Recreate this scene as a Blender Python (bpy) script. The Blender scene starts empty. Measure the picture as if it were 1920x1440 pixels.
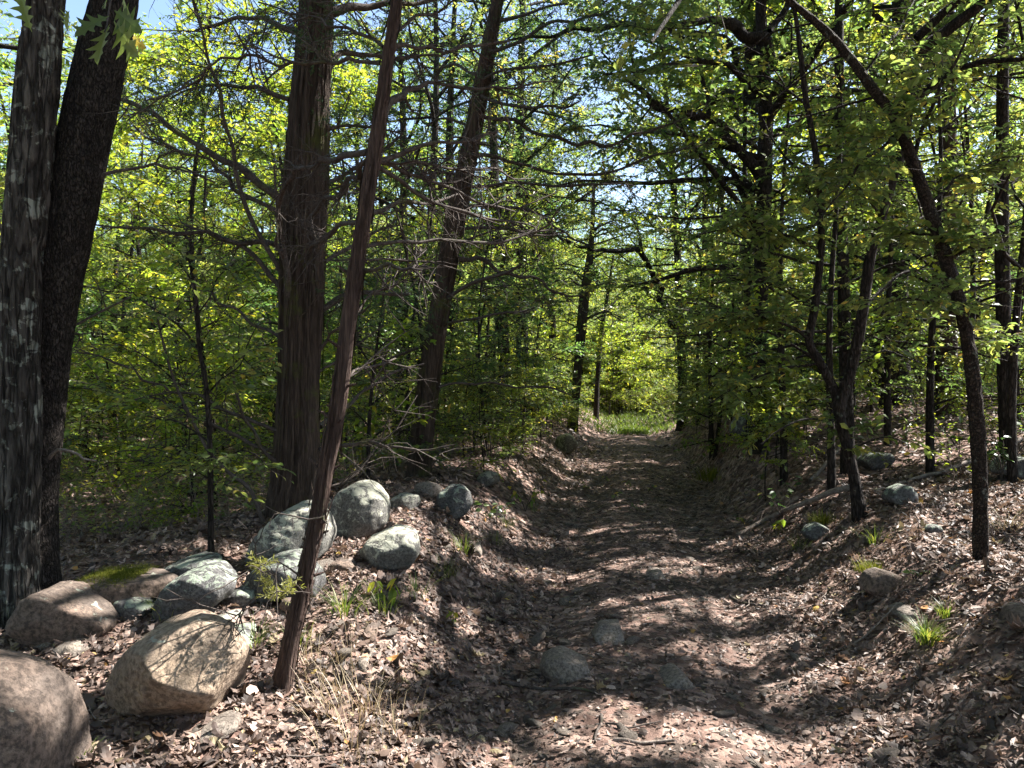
import bpy, bmesh, math, random
import numpy as np
from mathutils import Vector, Matrix

# ------------------------------------------------------------------ camera, sky, sun, exposure
scene = bpy.context.scene
col = scene.collection
CAM_H = 1.6
FPX = 1443.0                                   # focal length in photo pixels (1920 wide)
cam = bpy.data.cameras.new('camera'); cam.lens = 36.0 * FPX / 1920; cam.sensor_width = 36.0
cam.clip_start = 0.05; cam.clip_end = 1500
cam_ob = bpy.data.objects.new('camera', cam); col.objects.link(cam_ob)
cam_ob.location = (0, 0, CAM_H); cam_ob.rotation_euler = (math.radians(90), 0, 0)
scene.camera = cam_ob

SUN_EL = math.radians(48)
SUN_AZ = math.radians(66)                      # clockwise from +Y: right of the view, a little ahead
S = np.array([math.sin(SUN_AZ) * math.cos(SUN_EL), math.cos(SUN_AZ) * math.cos(SUN_EL), math.sin(SUN_EL)])
world = bpy.data.worlds.new('World'); scene.world = world; world.use_nodes = True
wn = world.node_tree.nodes; wl = world.node_tree.links
bg = wn['Background']; sky = wn.new('ShaderNodeTexSky')
sky.sky_type = 'NISHITA'; sky.sun_disc = False
sky.sun_elevation = SUN_EL; sky.sun_rotation = SUN_AZ
wl.new(sky.outputs[0], bg.inputs[0]); bg.inputs[1].default_value = 0.074
sun = bpy.data.lights.new('sun', 'SUN'); sun.energy = 5.0; sun.angle = math.radians(0.53); sun.color = (1.0, 0.965, 0.91)
sun_ob = bpy.data.objects.new('sun', sun); col.objects.link(sun_ob)
sun_ob.rotation_euler = Vector(S).to_track_quat('Z', 'Y').to_euler()
sun_ob.location = (30, 15, 40)
scene.view_settings.view_transform = 'Standard'; scene.view_settings.look = 'None'
scene.view_settings.gamma = 1.0; scene.view_settings.use_curve_mapping = False
scene.view_settings.exposure = 2.25
scene.cycles.max_bounces = 5; scene.cycles.diffuse_bounces = 3; scene.cycles.transmission_bounces = 4; scene.cycles.adaptive_threshold = 0.02
scene.cycles.glossy_bounces = 2; scene.cycles.caustics_reflective = False; scene.cycles.caustics_refractive = False

rng = np.random.default_rng(7)

# ------------------------------------------------------------------ numeric helpers
def smooth(t):
    t = np.clip(t, 0, 1); return t * t * (3 - 2 * t)

def _hash(ix, iy, iz, seed):
    h = (ix.astype(np.int64) * 374761393 + iy.astype(np.int64) * 668265263 + iz.astype(np.int64) * 2147483647 + seed * 144665) & 0xffffffff
    h = ((h ^ (h >> 13)) * 1274126177) & 0xffffffff
    h = (h ^ (h >> 16)) & 0xffffffff
    return h / 4294967295.0

def vnoise(p, seed=0):
    """value noise in -1..1, p (N,3)"""
    p = np.asarray(p, float); i = np.floor(p); f = p - i; f = f * f * (3 - 2 * f)
    ix, iy, iz = i[:, 0], i[:, 1], i[:, 2]
    r = 0
    for dx in (0, 1):
        wx = f[:, 0] if dx else 1 - f[:, 0]
        for dy in (0, 1):
            wy = f[:, 1] if dy else 1 - f[:, 1]
            for dz in (0, 1):
                wz = f[:, 2] if dz else 1 - f[:, 2]
                r = r + wx * wy * wz * _hash(ix + dx, iy + dy, iz + dz, seed)
    return r * 2 - 1

def fbm(p, octaves=4, seed=0, gain=0.5):
    p = np.asarray(p, float); a = 1.0; t = 0; s = 0
    for o in range(octaves):
        t = t + a * vnoise(p * (2.03 ** o) + 17.3 * o, seed + o); s += a; a *= gain
    return t / s

def norm(v):
    return v / np.maximum(np.linalg.norm(v, axis=-1, keepdims=True), 1e-9)

# ------------------------------------------------------------------ the lie of the land
def road_x(y):
    return 0.15 + 0.152 * y
def H(x, y):
    x = np.asarray(x, float); y = np.asarray(y, float)
    u = x - road_x(y)
    q = np.stack([x, y, np.zeros_like(x)], -1).reshape(-1, 3)
    n1 = fbm(q * 0.9, 3, 3).reshape(x.shape); n2 = fbm(q * 5.0, 3, 9).reshape(x.shape)
    n0 = fbm(q * 0.13, 2, 5).reshape(x.shape)
    hl = 0.16 + 0.40 * smooth((y - 2.5) / 3.4) - 0.12 * smooth((y - 11) / 9)
    edge = 0.75 + 0.25 * smooth((y - 3) / 5) + 0.18 * n1
    left = hl * smooth((-u - edge) / 1.1)
    left = left - (0.45 * smooth((y - 4) / 3.5)) * smooth((-u - 2.75) / 2.0)
    right = (0.52 + .42 * smooth((y - 7.5) / 4)) * smooth((u - 1.0 - 0.15 * n1) / (1.15 - .35 * smooth((y - 7.5) / 4))) + 0.40 * smooth((u - 2.0) / 3.0) + 0.3 * smooth((u - 5) / 9)
    right = right * (1 - 0.75 * smooth((y - 17) / 10))
    rut = -0.06 * np.exp(-((np.abs(u + 0.05) - 0.62) / 0.22) ** 2)
    off = smooth((np.abs(u) - 0.9) / 0.8)
    z = np.where(u < 0, left, right) + rut + n1 * (0.02 + 0.085 * off) + n2 * (0.014 + 0.030 * off)
    z = z + n0 * 0.35 * off * smooth((np.abs(u) - 4) / 8)
    d = np.sqrt(x * x + y * y)
    z = z + 7.0 * smooth((d - 38) / 90)
    return z

def P(px, py, d):
    return np.array([(px - 960) / FPX * d, d, CAM_H + (720 - py) / FPX * d])

def G(px, py):
    """where the ray through a photo pixel meets the ground"""
    d = np.linspace(1.2, 90, 6000)
    x = (px - 960) / FPX * d; z = CAM_H + (720 - py) / FPX * d
    below = np.nonzero(z <= H(x, d))[0]
    k = below[0] if len(below) else len(d) - 1
    return np.array([x[k], d[k], float(H(x[k:k + 1], d[k:k + 1])[0])])

# ------------------------------------------------------------------ mesh helpers
class MB:
    def __init__(s):
        s.v = []; s.f3 = []; s.f4 = []; s.r = []; s.n = 0; s.m3 = []; s.m4 = []; s.s3 = []; s.s4 = []
    def add(s, v, f, rnd=0.5, mat=0, smooth=True):
        v = np.asarray(v, float).reshape(-1, 3); f = np.asarray(f, int)
        s.v.append(v); s.r.append(np.broadcast_to(np.asarray(rnd, float), (len(v),)))
        (s.f3 if f.shape[1] == 3 else s.f4).append(f + s.n)
        (s.m3 if f.shape[1] == 3 else s.m4).append(np.full(len(f), mat))
        (s.s3 if f.shape[1] == 3 else s.s4).append(np.full(len(f), smooth))
        s.n += len(v)
        return s
    def mesh(s, name, mats, origin=(0, 0, 0)):
        v = np.concatenate(s.v) - np.asarray(origin, float)
        f3 = np.concatenate(s.f3) if s.f3 else np.zeros((0, 3), int)
        f4 = np.concatenate(s.f4) if s.f4 else np.zeros((0, 4), int)
        me = bpy.data.meshes.new(name)
        me.vertices.add(len(v)); me.vertices.foreach_set('co', v.ravel())
        nl = f3.size + f4.size; me.loops.add(nl)
        me.loops.foreach_set('vertex_index', np.concatenate([f3.ravel(), f4.ravel()]).astype(np.int32))
        npoly = len(f3) + len(f4); me.polygons.add(npoly)
        starts = np.concatenate([np.arange(len(f3)) * 3, f3.size + np.arange(len(f4)) * 4])
        me.polygons.foreach_set('loop_start', starts.astype(np.int32))
        mi = np.concatenate([np.zeros(0)] + s.m3 + s.m4); sm = np.concatenate([np.zeros(0, bool)] + s.s3 + s.s4)
        for m in mats: me.materials.append(m)
        me.polygons.foreach_set('material_index', mi.astype(np.int32))
        me.polygons.foreach_set('use_smooth', sm.astype(bool))
        a = me.attributes.new('rnd', 'FLOAT', 'POINT'); a.data.foreach_set('value', np.concatenate(s.r).astype(np.float32))
        me.update(calc_edges=True)
        return me

def obj(name, me, parent=None, loc=(0, 0, 0)):
    o = bpy.data.objects.new(name, me); col.objects.link(o); o.location = loc
    if parent is not None: o.parent = parent
    return o
def tag(o, label=None, cat=None, group=None, kind=None):
    if label: o['label'] = label
    if cat: o['category'] = cat
    if group: o['group'] = group
    if kind: o['kind'] = kind
    return o
def thing(name, loc, label, cat, group=None, rz=0.0, sc=1.0):
    o = bpy.data.objects.new(name, None); o.empty_display_size = 0.2; col.objects.link(o)
    o.location = loc; o.rotation_euler = (0, 0, rz); o.scale = (sc, sc, sc)
    return tag(o, label, cat, group)
def copy_tree(o, parent=None):
    c = o.copy(); col.objects.link(c); c.parent = parent
    for ch in o.children: copy_tree(ch, c)
    return c

def tubes(pts, rad, n=4):
    """many tubes at once: pts (T,K,3), rad (T,K)"""
    pts = np.asarray(pts, float); rad = np.asarray(rad, float); T, K, _ = pts.shape
    t = norm(np.gradient(pts, axis=1))
    mean = norm(pts[:, -1] - pts[:, 0])
    ref = np.where(np.abs(mean[:, 2:3]) > 0.75, np.array([[1.0, 0, 0]]), np.array([[0, 0, 1.0]]))[:, None, :]
    a = norm(np.cross(t, ref)); b = np.cross(t, a)
    th = np.arange(n) / n * 2 * np.pi
    v = pts[:, :, None, :] + rad[:, :, None, None] * (np.cos(th)[None, None, :, None] * a[:, :, None, :] + np.sin(th)[None, None, :, None] * b[:, :, None, :])
    idx = np.arange(T * K * n).reshape(T, K, n)
    nx = np.roll(idx, -1, axis=2)
    q = np.stack([idx[:, :-1], idx[:, 1:], nx[:, 1:], nx[:, :-1]], -1).reshape(-1, 4)
    return v.reshape(-1, 3), q

def resample(pts, step):
    """Catmull-Rom through pts, roughly even steps"""
    p = np.asarray(pts, float); p = np.vstack([2 * p[0] - p[1], p, 2 * p[-1] - p[-2]]); out = []
    for i in range(1, len(p) - 2):
        L = np.linalg.norm(p[i + 1, :3] - p[i, :3]); k = max(2, int(L / step))
        t = np.arange(k)[:, None] / k
        out.append(0.5 * (2 * p[i] + (p[i + 1] - p[i - 1]) * t + (2 * p[i - 1] - 5 * p[i] + 4 * p[i + 1] - p[i + 2]) * t ** 2 + (3 * p[i] - p[i - 1] - 3 * p[i + 1] + p[i + 2]) * t ** 3))
    out.append(p[-2][None])
    return np.concatenate(out)

def trunk_mesh(mb, pts, radii, n=40, step=0.03, style='oak', seed=0, flare=0.5, mat=0):
    pr = resample(np.hstack([np.asarray(pts, float), np.asarray(radii, float)[:, None]]), step)
    p = pr[:, :3]; r = pr[:, 3]
    K = len(p); s = np.concatenate([[0], np.cumsum(np.linalg.norm(np.diff(p, axis=0), axis=1))])
    r = r * (1 + flare * np.exp(-s / (r[0] * 2.2)))
    t = norm(np.gradient(p, axis=0)); a = norm(np.cross(t, np.array([[0.03, -1.0, 0.02]]))); b = np.cross(t, a)
    th = np.arange(n) / n * 2 * np.pi
    ct = np.cos(th)[None]; st = np.sin(th)[None]; R = np.broadcast_to(r[:, None], (K, n)); SS = np.broadcast_to(s[:, None], (K, n))
    cx = (ct * R).ravel(); cy = (st * R).ravel(); ss = SS.ravel()
    if style == 'cedar':
        ph = vnoise(np.stack([ss * 0.35, 0 * ss, 0 * ss], -1), seed) * 0.8
        tt = np.broadcast_to(th[None], (K, n)).ravel() + ph
        lob = 0.10 * np.cos(3 * tt + seed) + 0.07 * np.cos(5 * tt + 2 * seed) * (0.6 + 0.4 * np.sin(ss * 0.9 + seed))
        f = np.stack([cx * 26, cy * 26, ss * 1.6], -1); d1 = fbm(f, 3, seed + 1)
        f2 = np.stack([cx * 70, cy * 70, ss * 5], -1); d2 = 1 - np.abs(vnoise(f2, seed + 5))
        disp = lob + 0.10 * d1 + 0.07 * d2
        disp = disp * (1 + 0.9 * np.exp(-ss / 0.5)) if r[0] > 0.12 else disp
        rr = R.ravel() * (.86 + disp)
    elif style == 'plate':
        f = np.stack([cx * 30, cy * 30, ss * 9], -1); d1 = 1 - 2 * np.abs(fbm(f, 2, seed + 1))
        f2 = np.stack([cx * 6, cy * 6, ss * 1.5], -1); d2 = fbm(f2, 2, seed + 2)
        rr = R.ravel() * (1 + 0.05 * d2) + 0.008 * d1
    else:
        f = np.stack([cx * 9, cy * 9, ss * 1.4], -1); d1 = fbm(f, 3, seed + 1)
        f2 = np.stack([cx * 40, cy * 40, ss * 6], -1); d2 = 1 - 2 * np.abs(fbm(f2, 2, seed + 2))
        fis = np.exp(-(fbm(np.stack([cx * 24 + d1, cy * 24, ss * 2.6], -1), 2, seed + 8) / .10) ** 2)
        rr = R.ravel() * (1 + 0.09 * d1) + np.minimum(.08 * R.ravel(), .010) * d2 - np.minimum(.10 * R.ravel(), .016) * fis
    rr = rr.reshape(K, n)
    v = p[:, None, :] + rr[:, :, None] * (ct[:, :, None] * a[:, None, :] + st[:, :, None] * b[:, None, :])
    idx = np.arange(K * n).reshape(K, n); nx = np.roll(idx, -1, axis=1)
    q = np.stack([idx[:-1], nx[:-1], nx[1:], idx[1:]], -1).reshape(-1, 4)
    mb.add(v.reshape(-1, 3), q, mat=mat)

# leaf shapes: rows (along, across, up) for a leaf one unit long
def _t(v, f): return np.array(v, float), np.array(f, int)
LEAF2 = _t([(0, 0, 0), (.45, -.27, .07), (1, 0, -.06), (.45, .27, .07)], [(0, 1, 2), (0, 2, 3)])
LEAF4 = _t([(0, 0, 0), (.33, -.26, .06), (.72, -.17, .02), (1, 0, -.10), (.72, .17, .02), (.33, .26, .06), (.5, 0, -.01)],
           [(0, 1, 6), (1, 2, 6), (2, 3, 6), (3, 4, 6), (4, 5, 6), (5, 0, 6)])
NEEDLE = _t([(0, 0, 0), (.5, -.09, .03), (1, 0, 0), (.5, .09, .03)], [(0, 1, 2), (0, 2, 3)])
def _oak(lobe, w=0.30):
    mid = [(0.0, 0, 0), (.18, 0, 0), (.36, 0, 0), (.54, 0, 0), (.72, 0, 0), (.88, 0, 0)]
    e = [(.10, .05), (.24, w * .75), (.28, w * (.75 - lobe)), (.46, w * 1.05), (.50, w * (1.0 - 1.4 * lobe)), (.72, w * .95), (.74, w * (.8 - lobe)), (.92, w * .55)]
    v = list(mid); tip = len(v); v.append((1.0, 0, 0))
    L = len(v); v += [(x, y, 0) for x, y in e]; R = len(v); v += [(x + .02, -y, 0) for x, y in e]
    f = []
    ml = [0, 1, 1, 2, 2, 3, 4, 5]
    for base, sgn in ((L, 1), (R, -1)):
        prev = 0
        for i in range(len(e)):
            a = ml[i]; b = ml[i + 1] if i + 1 < len(e) else tip
            nxt = base + i + 1 if i + 1 < len(e) else tip
            tri = [(a, base + i, b)] if a != b else []
            tri.append((b, base + i, nxt)) if nxt != b else None
            for t3 in tri: f.append(t3 if sgn < 0 else t3[::-1])
    return np.array(v, float), np.array(f, int)
OAK = _oak(0.30, .27); OAK2 = _oak(0.2, 0.34)

def leaves(pos, d, nrm, size, rnd, tmpl, curl=None):
    tv, tf = tmpl; N = len(pos)
    d = norm(d); side = norm(np.cross(nrm, d)); up = np.cross(d, side)
    L = tv[None, :, 0]; W = tv[None, :, 1]; Z = np.broadcast_to(tv[None, :, 2], (N, len(tv))).copy()
    if curl is not None:
        c1, c2 = curl
        Z += c1[:, None] * (L - 0.5) ** 2 + c2[:, None] * W ** 2 * 4 + 0.5 * c1[:, None] * W * (L - .5)
    v = pos[:, None, :] + size[:, None, None] * (L[..., None] * d[:, None, :] + W[..., None] * side[:, None, :] + Z[..., None] * up[:, None, :])
    f = (tf[None] + (np.arange(N) * len(tv))[:, None, None]).reshape(-1, 3)
    return v.reshape(-1, 3), f, np.repeat(rnd, len(tv))

# ------------------------------------------------------------------ materials
def new_mat(name):
    m = bpy.data.materials.new(name); m.use_nodes = True; nt = m.node_tree
    for n in list(nt.nodes): nt.nodes.remove(n)
    return m, nt
def N_(nt, kind, **kw):
    n = nt.nodes.new(kind)
    for k, v in kw.items():
        if k == 'ins':
            for i, val in v.items():
                if hasattr(val, 'is_output') or isinstance(val, bpy.types.NodeSocket): nt.links.new(val, n.inputs[i])
                else: n.inputs[i].default_value = val
        else: setattr(n, k, v)
    return n
def ramp(nt, fac, stops, interp='LINEAR'):
    n = nt.nodes.new('ShaderNodeValToRGB'); n.color_ramp.interpolation = interp
    while len(n.color_ramp.elements) < len(stops): n.color_ramp.elements.new(0.5)
    for e, (p, c) in zip(n.color_ramp.elements, stops):
        e.position = p; e.color = (*c, 1) if len(c) == 3 else c
    nt.links.new(fac, n.inputs[0]); return n.outputs[0]
def mixc(nt, fac, a, b):
    n = nt.nodes.new('ShaderNodeMix'); n.data_type = 'RGBA'
    for i, val in ((0, fac), (6, a), (7, b)):
        if isinstance(val, bpy.types.NodeSocket): nt.links.new(val, n.inputs[i])
        else: n.inputs[i].default_value = val if i == 0 else (*val, 1)
    return n.outputs[2]
def noise(nt, vec, scale, detail=4, rough=0.55, dist=0.0):
    return N_(nt, 'ShaderNodeTexNoise', ins={'Vector': vec, 'Scale': scale, 'Detail': detail, 'Roughness': rough, 'Distortion': dist}).outputs[0]
def mapping(nt, scale=(1, 1, 1)):
    tc = N_(nt, 'ShaderNodeTexCoord')
    mp = N_(nt, 'ShaderNodeMapping', ins={'Vector': tc.outputs['Object'], 'Scale': scale}); return mp.outputs[0]
def finish(nt, base, rough, height=None, strength=0.5, dist=0.02, spec=0.3):
    bs = N_(nt, 'ShaderNodeBsdfPrincipled'); out = N_(nt, 'ShaderNodeOutputMaterial')
    nt.links.new(base, bs.inputs['Base Color']) if isinstance(base, bpy.types.NodeSocket) else setattr(bs.inputs['Base Color'], 'default_value', (*base, 1))
    if isinstance(rough, bpy.types.NodeSocket): nt.links.new(rough, bs.inputs['Roughness'])
    else: bs.inputs['Roughness'].default_value = rough
    bs.inputs['Specular IOR Level'].default_value = spec
    if height is not None:
        b = N_(nt, 'ShaderNodeBump', ins={'Strength': strength, 'Distance': dist, 'Height': height}); nt.links.new(b.outputs[0], bs.inputs['Normal'])
    nt.links.new(bs.outputs[0], out.inputs[0]); return bs

def leaf_mat(name, stops, trans=0.45, tboost=(1.5, 1.6, 0.7), rough=0.45, spec=0.35):
    m, nt = new_mat(name)
    at = N_(nt, 'ShaderNodeAttribute', attribute_name='rnd')
    c = ramp(nt, at.outputs['Fac'], stops)
    bs = N_(nt, 'ShaderNodeBsdfPrincipled', ins={'Base Color': c, 'Roughness': rough, 'Specular IOR Level': spec})
    tc = N_(nt, 'ShaderNodeMix', data_type='RGBA', blend_type='MULTIPLY', ins={0: 1.0, 6: c, 7: (*tboost, 1)})
    tr = N_(nt, 'ShaderNodeBsdfTranslucent', ins={'Color': tc.outputs[2]})
    mx = N_(nt, 'ShaderNodeMixShader', ins={0: trans, 1: bs.outputs[0], 2: tr.outputs[0]})
    out = N_(nt, 'ShaderNodeOutputMaterial'); nt.links.new(mx.outputs[0], out.inputs[0])
    return m
M = {}
M['leaf'] = leaf_mat('green_leaf', [(0, (.045, .075, .026)), (.35, (.08, .115, .036)), (.65, (.13, .155, .045)), (.84, (.21, .20, .05)), (.93, (.33, .26, .05)), (1, (.30, .15, .04))], trans=.56, tboost=(2.2, 2.3, 1.65), rough=.36, spec=.5)
M['leaf_deep'] = leaf_mat('deep_green_leaf', [(0, (.035, .065, .022)), (.5, (.06, .10, .03)), (.8, (.10, .14, .035)), (.93, (.19, .19, .04)), (1, (.25, .14, .04))], trans=.53, tboost=(2.05, 2.35, 1.7), rough=.36, spec=.5)
M['leaf_yellow'] = leaf_mat('yellow_green_leaf', [(0, (.07, .13, .02)), (.5, (.15, .2, .025)), (.85, (.26, .26, .03)), (1, (.4, .3, .04))], trans=.58, tboost=(2.15, 2.15, 1.4), rough=.36, spec=.5)
M['cedar_leaf'] = leaf_mat('cedar_needle', [(0, (.025, .05, .025)), (.6, (.045, .08, .035)), (1, (.08, .11, .045))], trans=.2, tboost=(1.6, 1.6, 1.0), rough=.6, spec=.2)
M['litter'] = leaf_mat('dry_leaf', [(0, (.038, .027, .022)), (.3, (.085, .06, .05)), (.6, (.178, .122, .095)), (.85, (.345, .255, .21)), (.93, (.43, .335, .285)), (.965, (.34, .15, .05)), (.985, (.38, .27, .07)), (1, (.24, .19, .11))], trans=.15, tboost=(1.2, 1.1, .9), rough=.55, spec=.3)
M['grass'] = leaf_mat('green_grass', [(0, (.05, .085, .022)), (.7, (.11, .15, .035)), (1, (.24, .23, .08))], trans=.4, tboost=(1.8, 1.8, .8))
M['straw'] = leaf_mat('dry_grass', [(0, (.22, .16, .09)), (.6, (.42, .33, .2)), (1, (.55, .45, .3))], trans=.25, tboost=(1.2, 1.1, .9))
M['moss'] = leaf_mat('moss', [(0, (.07, .085, .015)), (.6, (.13, .14, .02)), (1, (.22, .21, .04))], trans=.25, tboost=(1.3, 1.3, .7), rough=.8, spec=.1)

def bark(name, dark, light, sc=(14, 14, 2.0), lichen=0.0, moss=0.0, lcol=(.36, .40, .34), lsc=7.0, bump=0.8, bdist=0.015, plates=None):
    m, nt = new_mat(name)
    v = mapping(nt, sc); o = mapping(nt)
    n1 = noise(nt, v, 1.0, 6, .65, .3); n2 = noise(nt, v, 3.5, 4, .6)
    c = ramp(nt, n1, [(.30, dark), (.52, tuple((a + b) / 2 for a, b in zip(dark, light))), (.72, light)])
    c = mixc(nt, ramp(nt, n2, [(.35, (.6, .6, .6)), (.6, (0, 0, 0))]), c, tuple(x * .45 for x in dark))
    if moss > 0:
        f = ramp(nt, noise(nt, o, 3.0, 5, .7), [(1 - moss - .06, (0, 0, 0)), (1 - moss + .08, (.85, .85, .85))]); c = mixc(nt, f, c, (.075, .085, .02))
    if lichen > 0:
        f = ramp(nt, noise(nt, o, lsc, 6, .62, .4), [(1 - lichen - .02, (0, 0, 0)), (1 - lichen + .03, (1, 1, 1))]); c = mixc(nt, f, c, lcol)
    h = N_(nt, 'ShaderNodeMath', operation='ADD', ins={0: n1, 1: N_(nt, 'ShaderNodeMath', operation='MULTIPLY', ins={0: n2, 1: .5}).outputs[0]}).outputs[0]
    if plates:
        wob = N_(nt, 'ShaderNodeVectorMath', operation='SCALE', ins={0: N_(nt, 'ShaderNodeTexNoise', ins={'Vector': v, 'Scale': .9, 'Detail': 5.0}).outputs[1], 'Scale': 2.6}).outputs[0]
        pv = N_(nt, 'ShaderNodeVectorMath', operation='ADD', ins={0: mapping(nt, plates), 1: wob}).outputs[0]
        vo = N_(nt, 'ShaderNodeTexVoronoi', feature='DISTANCE_TO_EDGE', ins={'Vector': pv, 'Scale': 1.0})
        edge = ramp(nt, N_(nt, 'ShaderNodeMath', operation='MULTIPLY_ADD', ins={0: n2, 1: .22, 2: vo.outputs['Distance']}).outputs[0], [(.06, (.12, .12, .12)), (.30, (1, 1, 1))])
        c = mixc(nt, edge, tuple(x * .35 for x in dark), c)
        h = N_(nt, 'ShaderNodeMath', operation='MULTIPLY_ADD', ins={0: edge, 1: 1.2, 2: h}).outputs[0]
    finish(nt, c, .85, h, bump, bdist, .15); return m
M['bark_cedar'] = bark('cedar_bark', (0.0248, 0.0180, 0.0143), (0.1240, 0.0899, 0.0713), (34, 34, 2.2), moss=.40, bump=1.0, bdist=.03)
M['bark_cedar_red'] = bark('red_cedar_bark', (0.0310, 0.0192, 0.0161), (0.1426, 0.0961, 0.0775), (40, 40, 3.0), moss=.33, bump=1.0, bdist=.02)
M['bark_oak'] = bark('lichened_oak_bark', (0.0248, 0.0205, 0.0186), (0.1488, 0.1333, 0.1178), (15, 15, 2.2), lichen=.42, lcol=(.24, .25, .215), lsc=11, plates=(24, 24, 3.2), bump=1.0, bdist=.03)
M['bark_plate'] = bark('fine_plated_bark', (0.0186, 0.0149, 0.0136), (0.1054, 0.0868, 0.0744), (40, 40, 16), bump=1.0, bdist=.025, plates=(60, 60, 24))
M['bark_dark'] = bark('dark_bark', (0.0217, 0.0167, 0.0143), (0.0806, 0.0651, 0.0558), (22, 22, 5), lichen=.34, lcol=(.13, .14, .11), lsc=12, plates=(42, 42, 9), bump=1.0, bdist=.02)
M['bark_scaly'] = bark('scaly_bark', (0.0217, 0.0167, 0.0136), (0.1178, 0.0837, 0.0620), (38, 38, 26), lichen=.38, lcol=(.16, .165, .135), lsc=12, plates=(60, 60, 40), bump=1.0, bdist=.02)
M['twig'] = bark('dead_twig', (0.0434, 0.0341, 0.0291), (0.1240, 0.1023, 0.0899), (30, 30, 30), moss=.36, bump=.3)
M['stick'] = bark('weathered_stick', (.12, .095, .08), (.34, .28, .24), (30, 30, 30), bump=.4)

def rock_mat(name, base, dark, lichen=.5, lcol=(.25, .26, .21), warm=0.0, warmc=(.36, .22, .13), scale=1.0, zlo=.05, rough=.85):
    m, nt = new_mat(name); o = mapping(nt)
    ge = N_(nt, 'ShaderNodeNewGeometry'); sep = N_(nt, 'ShaderNodeSeparateXYZ', ins={0: ge.outputs['Normal']})
    n1 = noise(nt, o, 3.0 * scale, 6, .6); n2 = noise(nt, o, 40 * scale, 5, .7); n3 = noise(nt, o, 11 * scale, 9, .70, .5)
    c = ramp(nt, n1, [(.3, dark), (.62, base), (.8, tuple(min(1, x * 1.25) for x in base))])
    if warm > 0:
        nw = noise(nt, o, 2.2 * scale, 5, .6)
        c = mixc(nt, ramp(nt, nw, [(1 - warm - .1, (0, 0, 0)), (1 - warm + .12, (.9, .9, .9))]), c, warmc)
    c = mixc(nt, ramp(nt, n2, [(.40, (.8, .8, .8)), (.56, (0, 0, 0))]), c, tuple(x * .55 for x in dark))
    c = mixc(nt, ramp(nt, n2, [(.6, (0, 0, 0)), (.75, (.4, .4, .4))]), c, tuple(min(1, x * 1.5) for x in base))
    # dark hairline cracks
    vo = N_(nt, 'ShaderNodeTexVoronoi', feature='DISTANCE_TO_EDGE', ins={'Vector': N_(nt, 'ShaderNodeVectorMath', operation='ADD', ins={0: o, 1: N_(nt, 'ShaderNodeVectorMath', operation='SCALE', ins={0: N_(nt, 'ShaderNodeTexNoise', ins={'Vector': o, 'Scale': 4.0, 'Detail': 5.0}).outputs[1], 'Scale': .5}).outputs[0]}).outputs[0], 'Scale': 2.6 * scale})
    crack = ramp(nt, vo.outputs['Distance'], [(0, (1, 1, 1)), (.012, (0, 0, 0))])
    c = mixc(nt, N_(nt, 'ShaderNodeMath', operation='MULTIPLY', ins={0: crack, 1: .22}).outputs[0], c, tuple(x * .4 for x in dark))
    if lichen > 0:
        up = N_(nt, 'ShaderNodeMapRange', ins={0: sep.outputs[2], 1: zlo - .35, 2: zlo + .55, 3: -.13, 4: .06}).outputs[0]
        sm_ = N_(nt, 'ShaderNodeMath', operation='ADD', ins={0: n3, 1: up}).outputs[0]
        f = ramp(nt, sm_, [(1 - lichen - .015, (0, 0, 0)), (1 - lichen + .02, (1, 1, 1))])
        lc = mixc(nt, n2, tuple(x * .75 for x in lcol), tuple(min(1, x * 1.2) for x in lcol))
        c = mixc(nt, f, c, lc)
    h = N_(nt, 'ShaderNodeMath', operation='MULTIPLY_ADD', ins={0: n2, 1: .35, 2: n3}).outputs[0]
    finish(nt, c, rough, h, .9, .02, .2); return m
M['rock_tan'] = rock_mat('tan_sandstone', (.33, .255, .19), (.18, .13, .095), lichen=.33, warm=.45, warmc=(.33, .24, .165), zlo=.35)
M['rock_brown'] = rock_mat('brown_sandstone', (.165, .13, .107), (.08, .062, .052), lichen=.32, warm=.5, warmc=(.18, .125, .095), zlo=.3)
M['rock_grey'] = rock_mat('lichened_grey_rock', (.20, .19, .17), (.085, .08, .072), lichen=.47, lcol=(.33, .325, .26), scale=1.7)
M['rock_blue'] = rock_mat('blue_grey_rock', (.14, .135, .13), (.06, .057, .055), lichen=.43, lcol=(.25, .28, .22), scale=1.6)
M['rock_trail'] = rock_mat('trail_stone', (.25, .21, .175), (.12, .098, .082), lichen=.0, warm=.3, warmc=(.25, .19, .13), scale=1.6)

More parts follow.
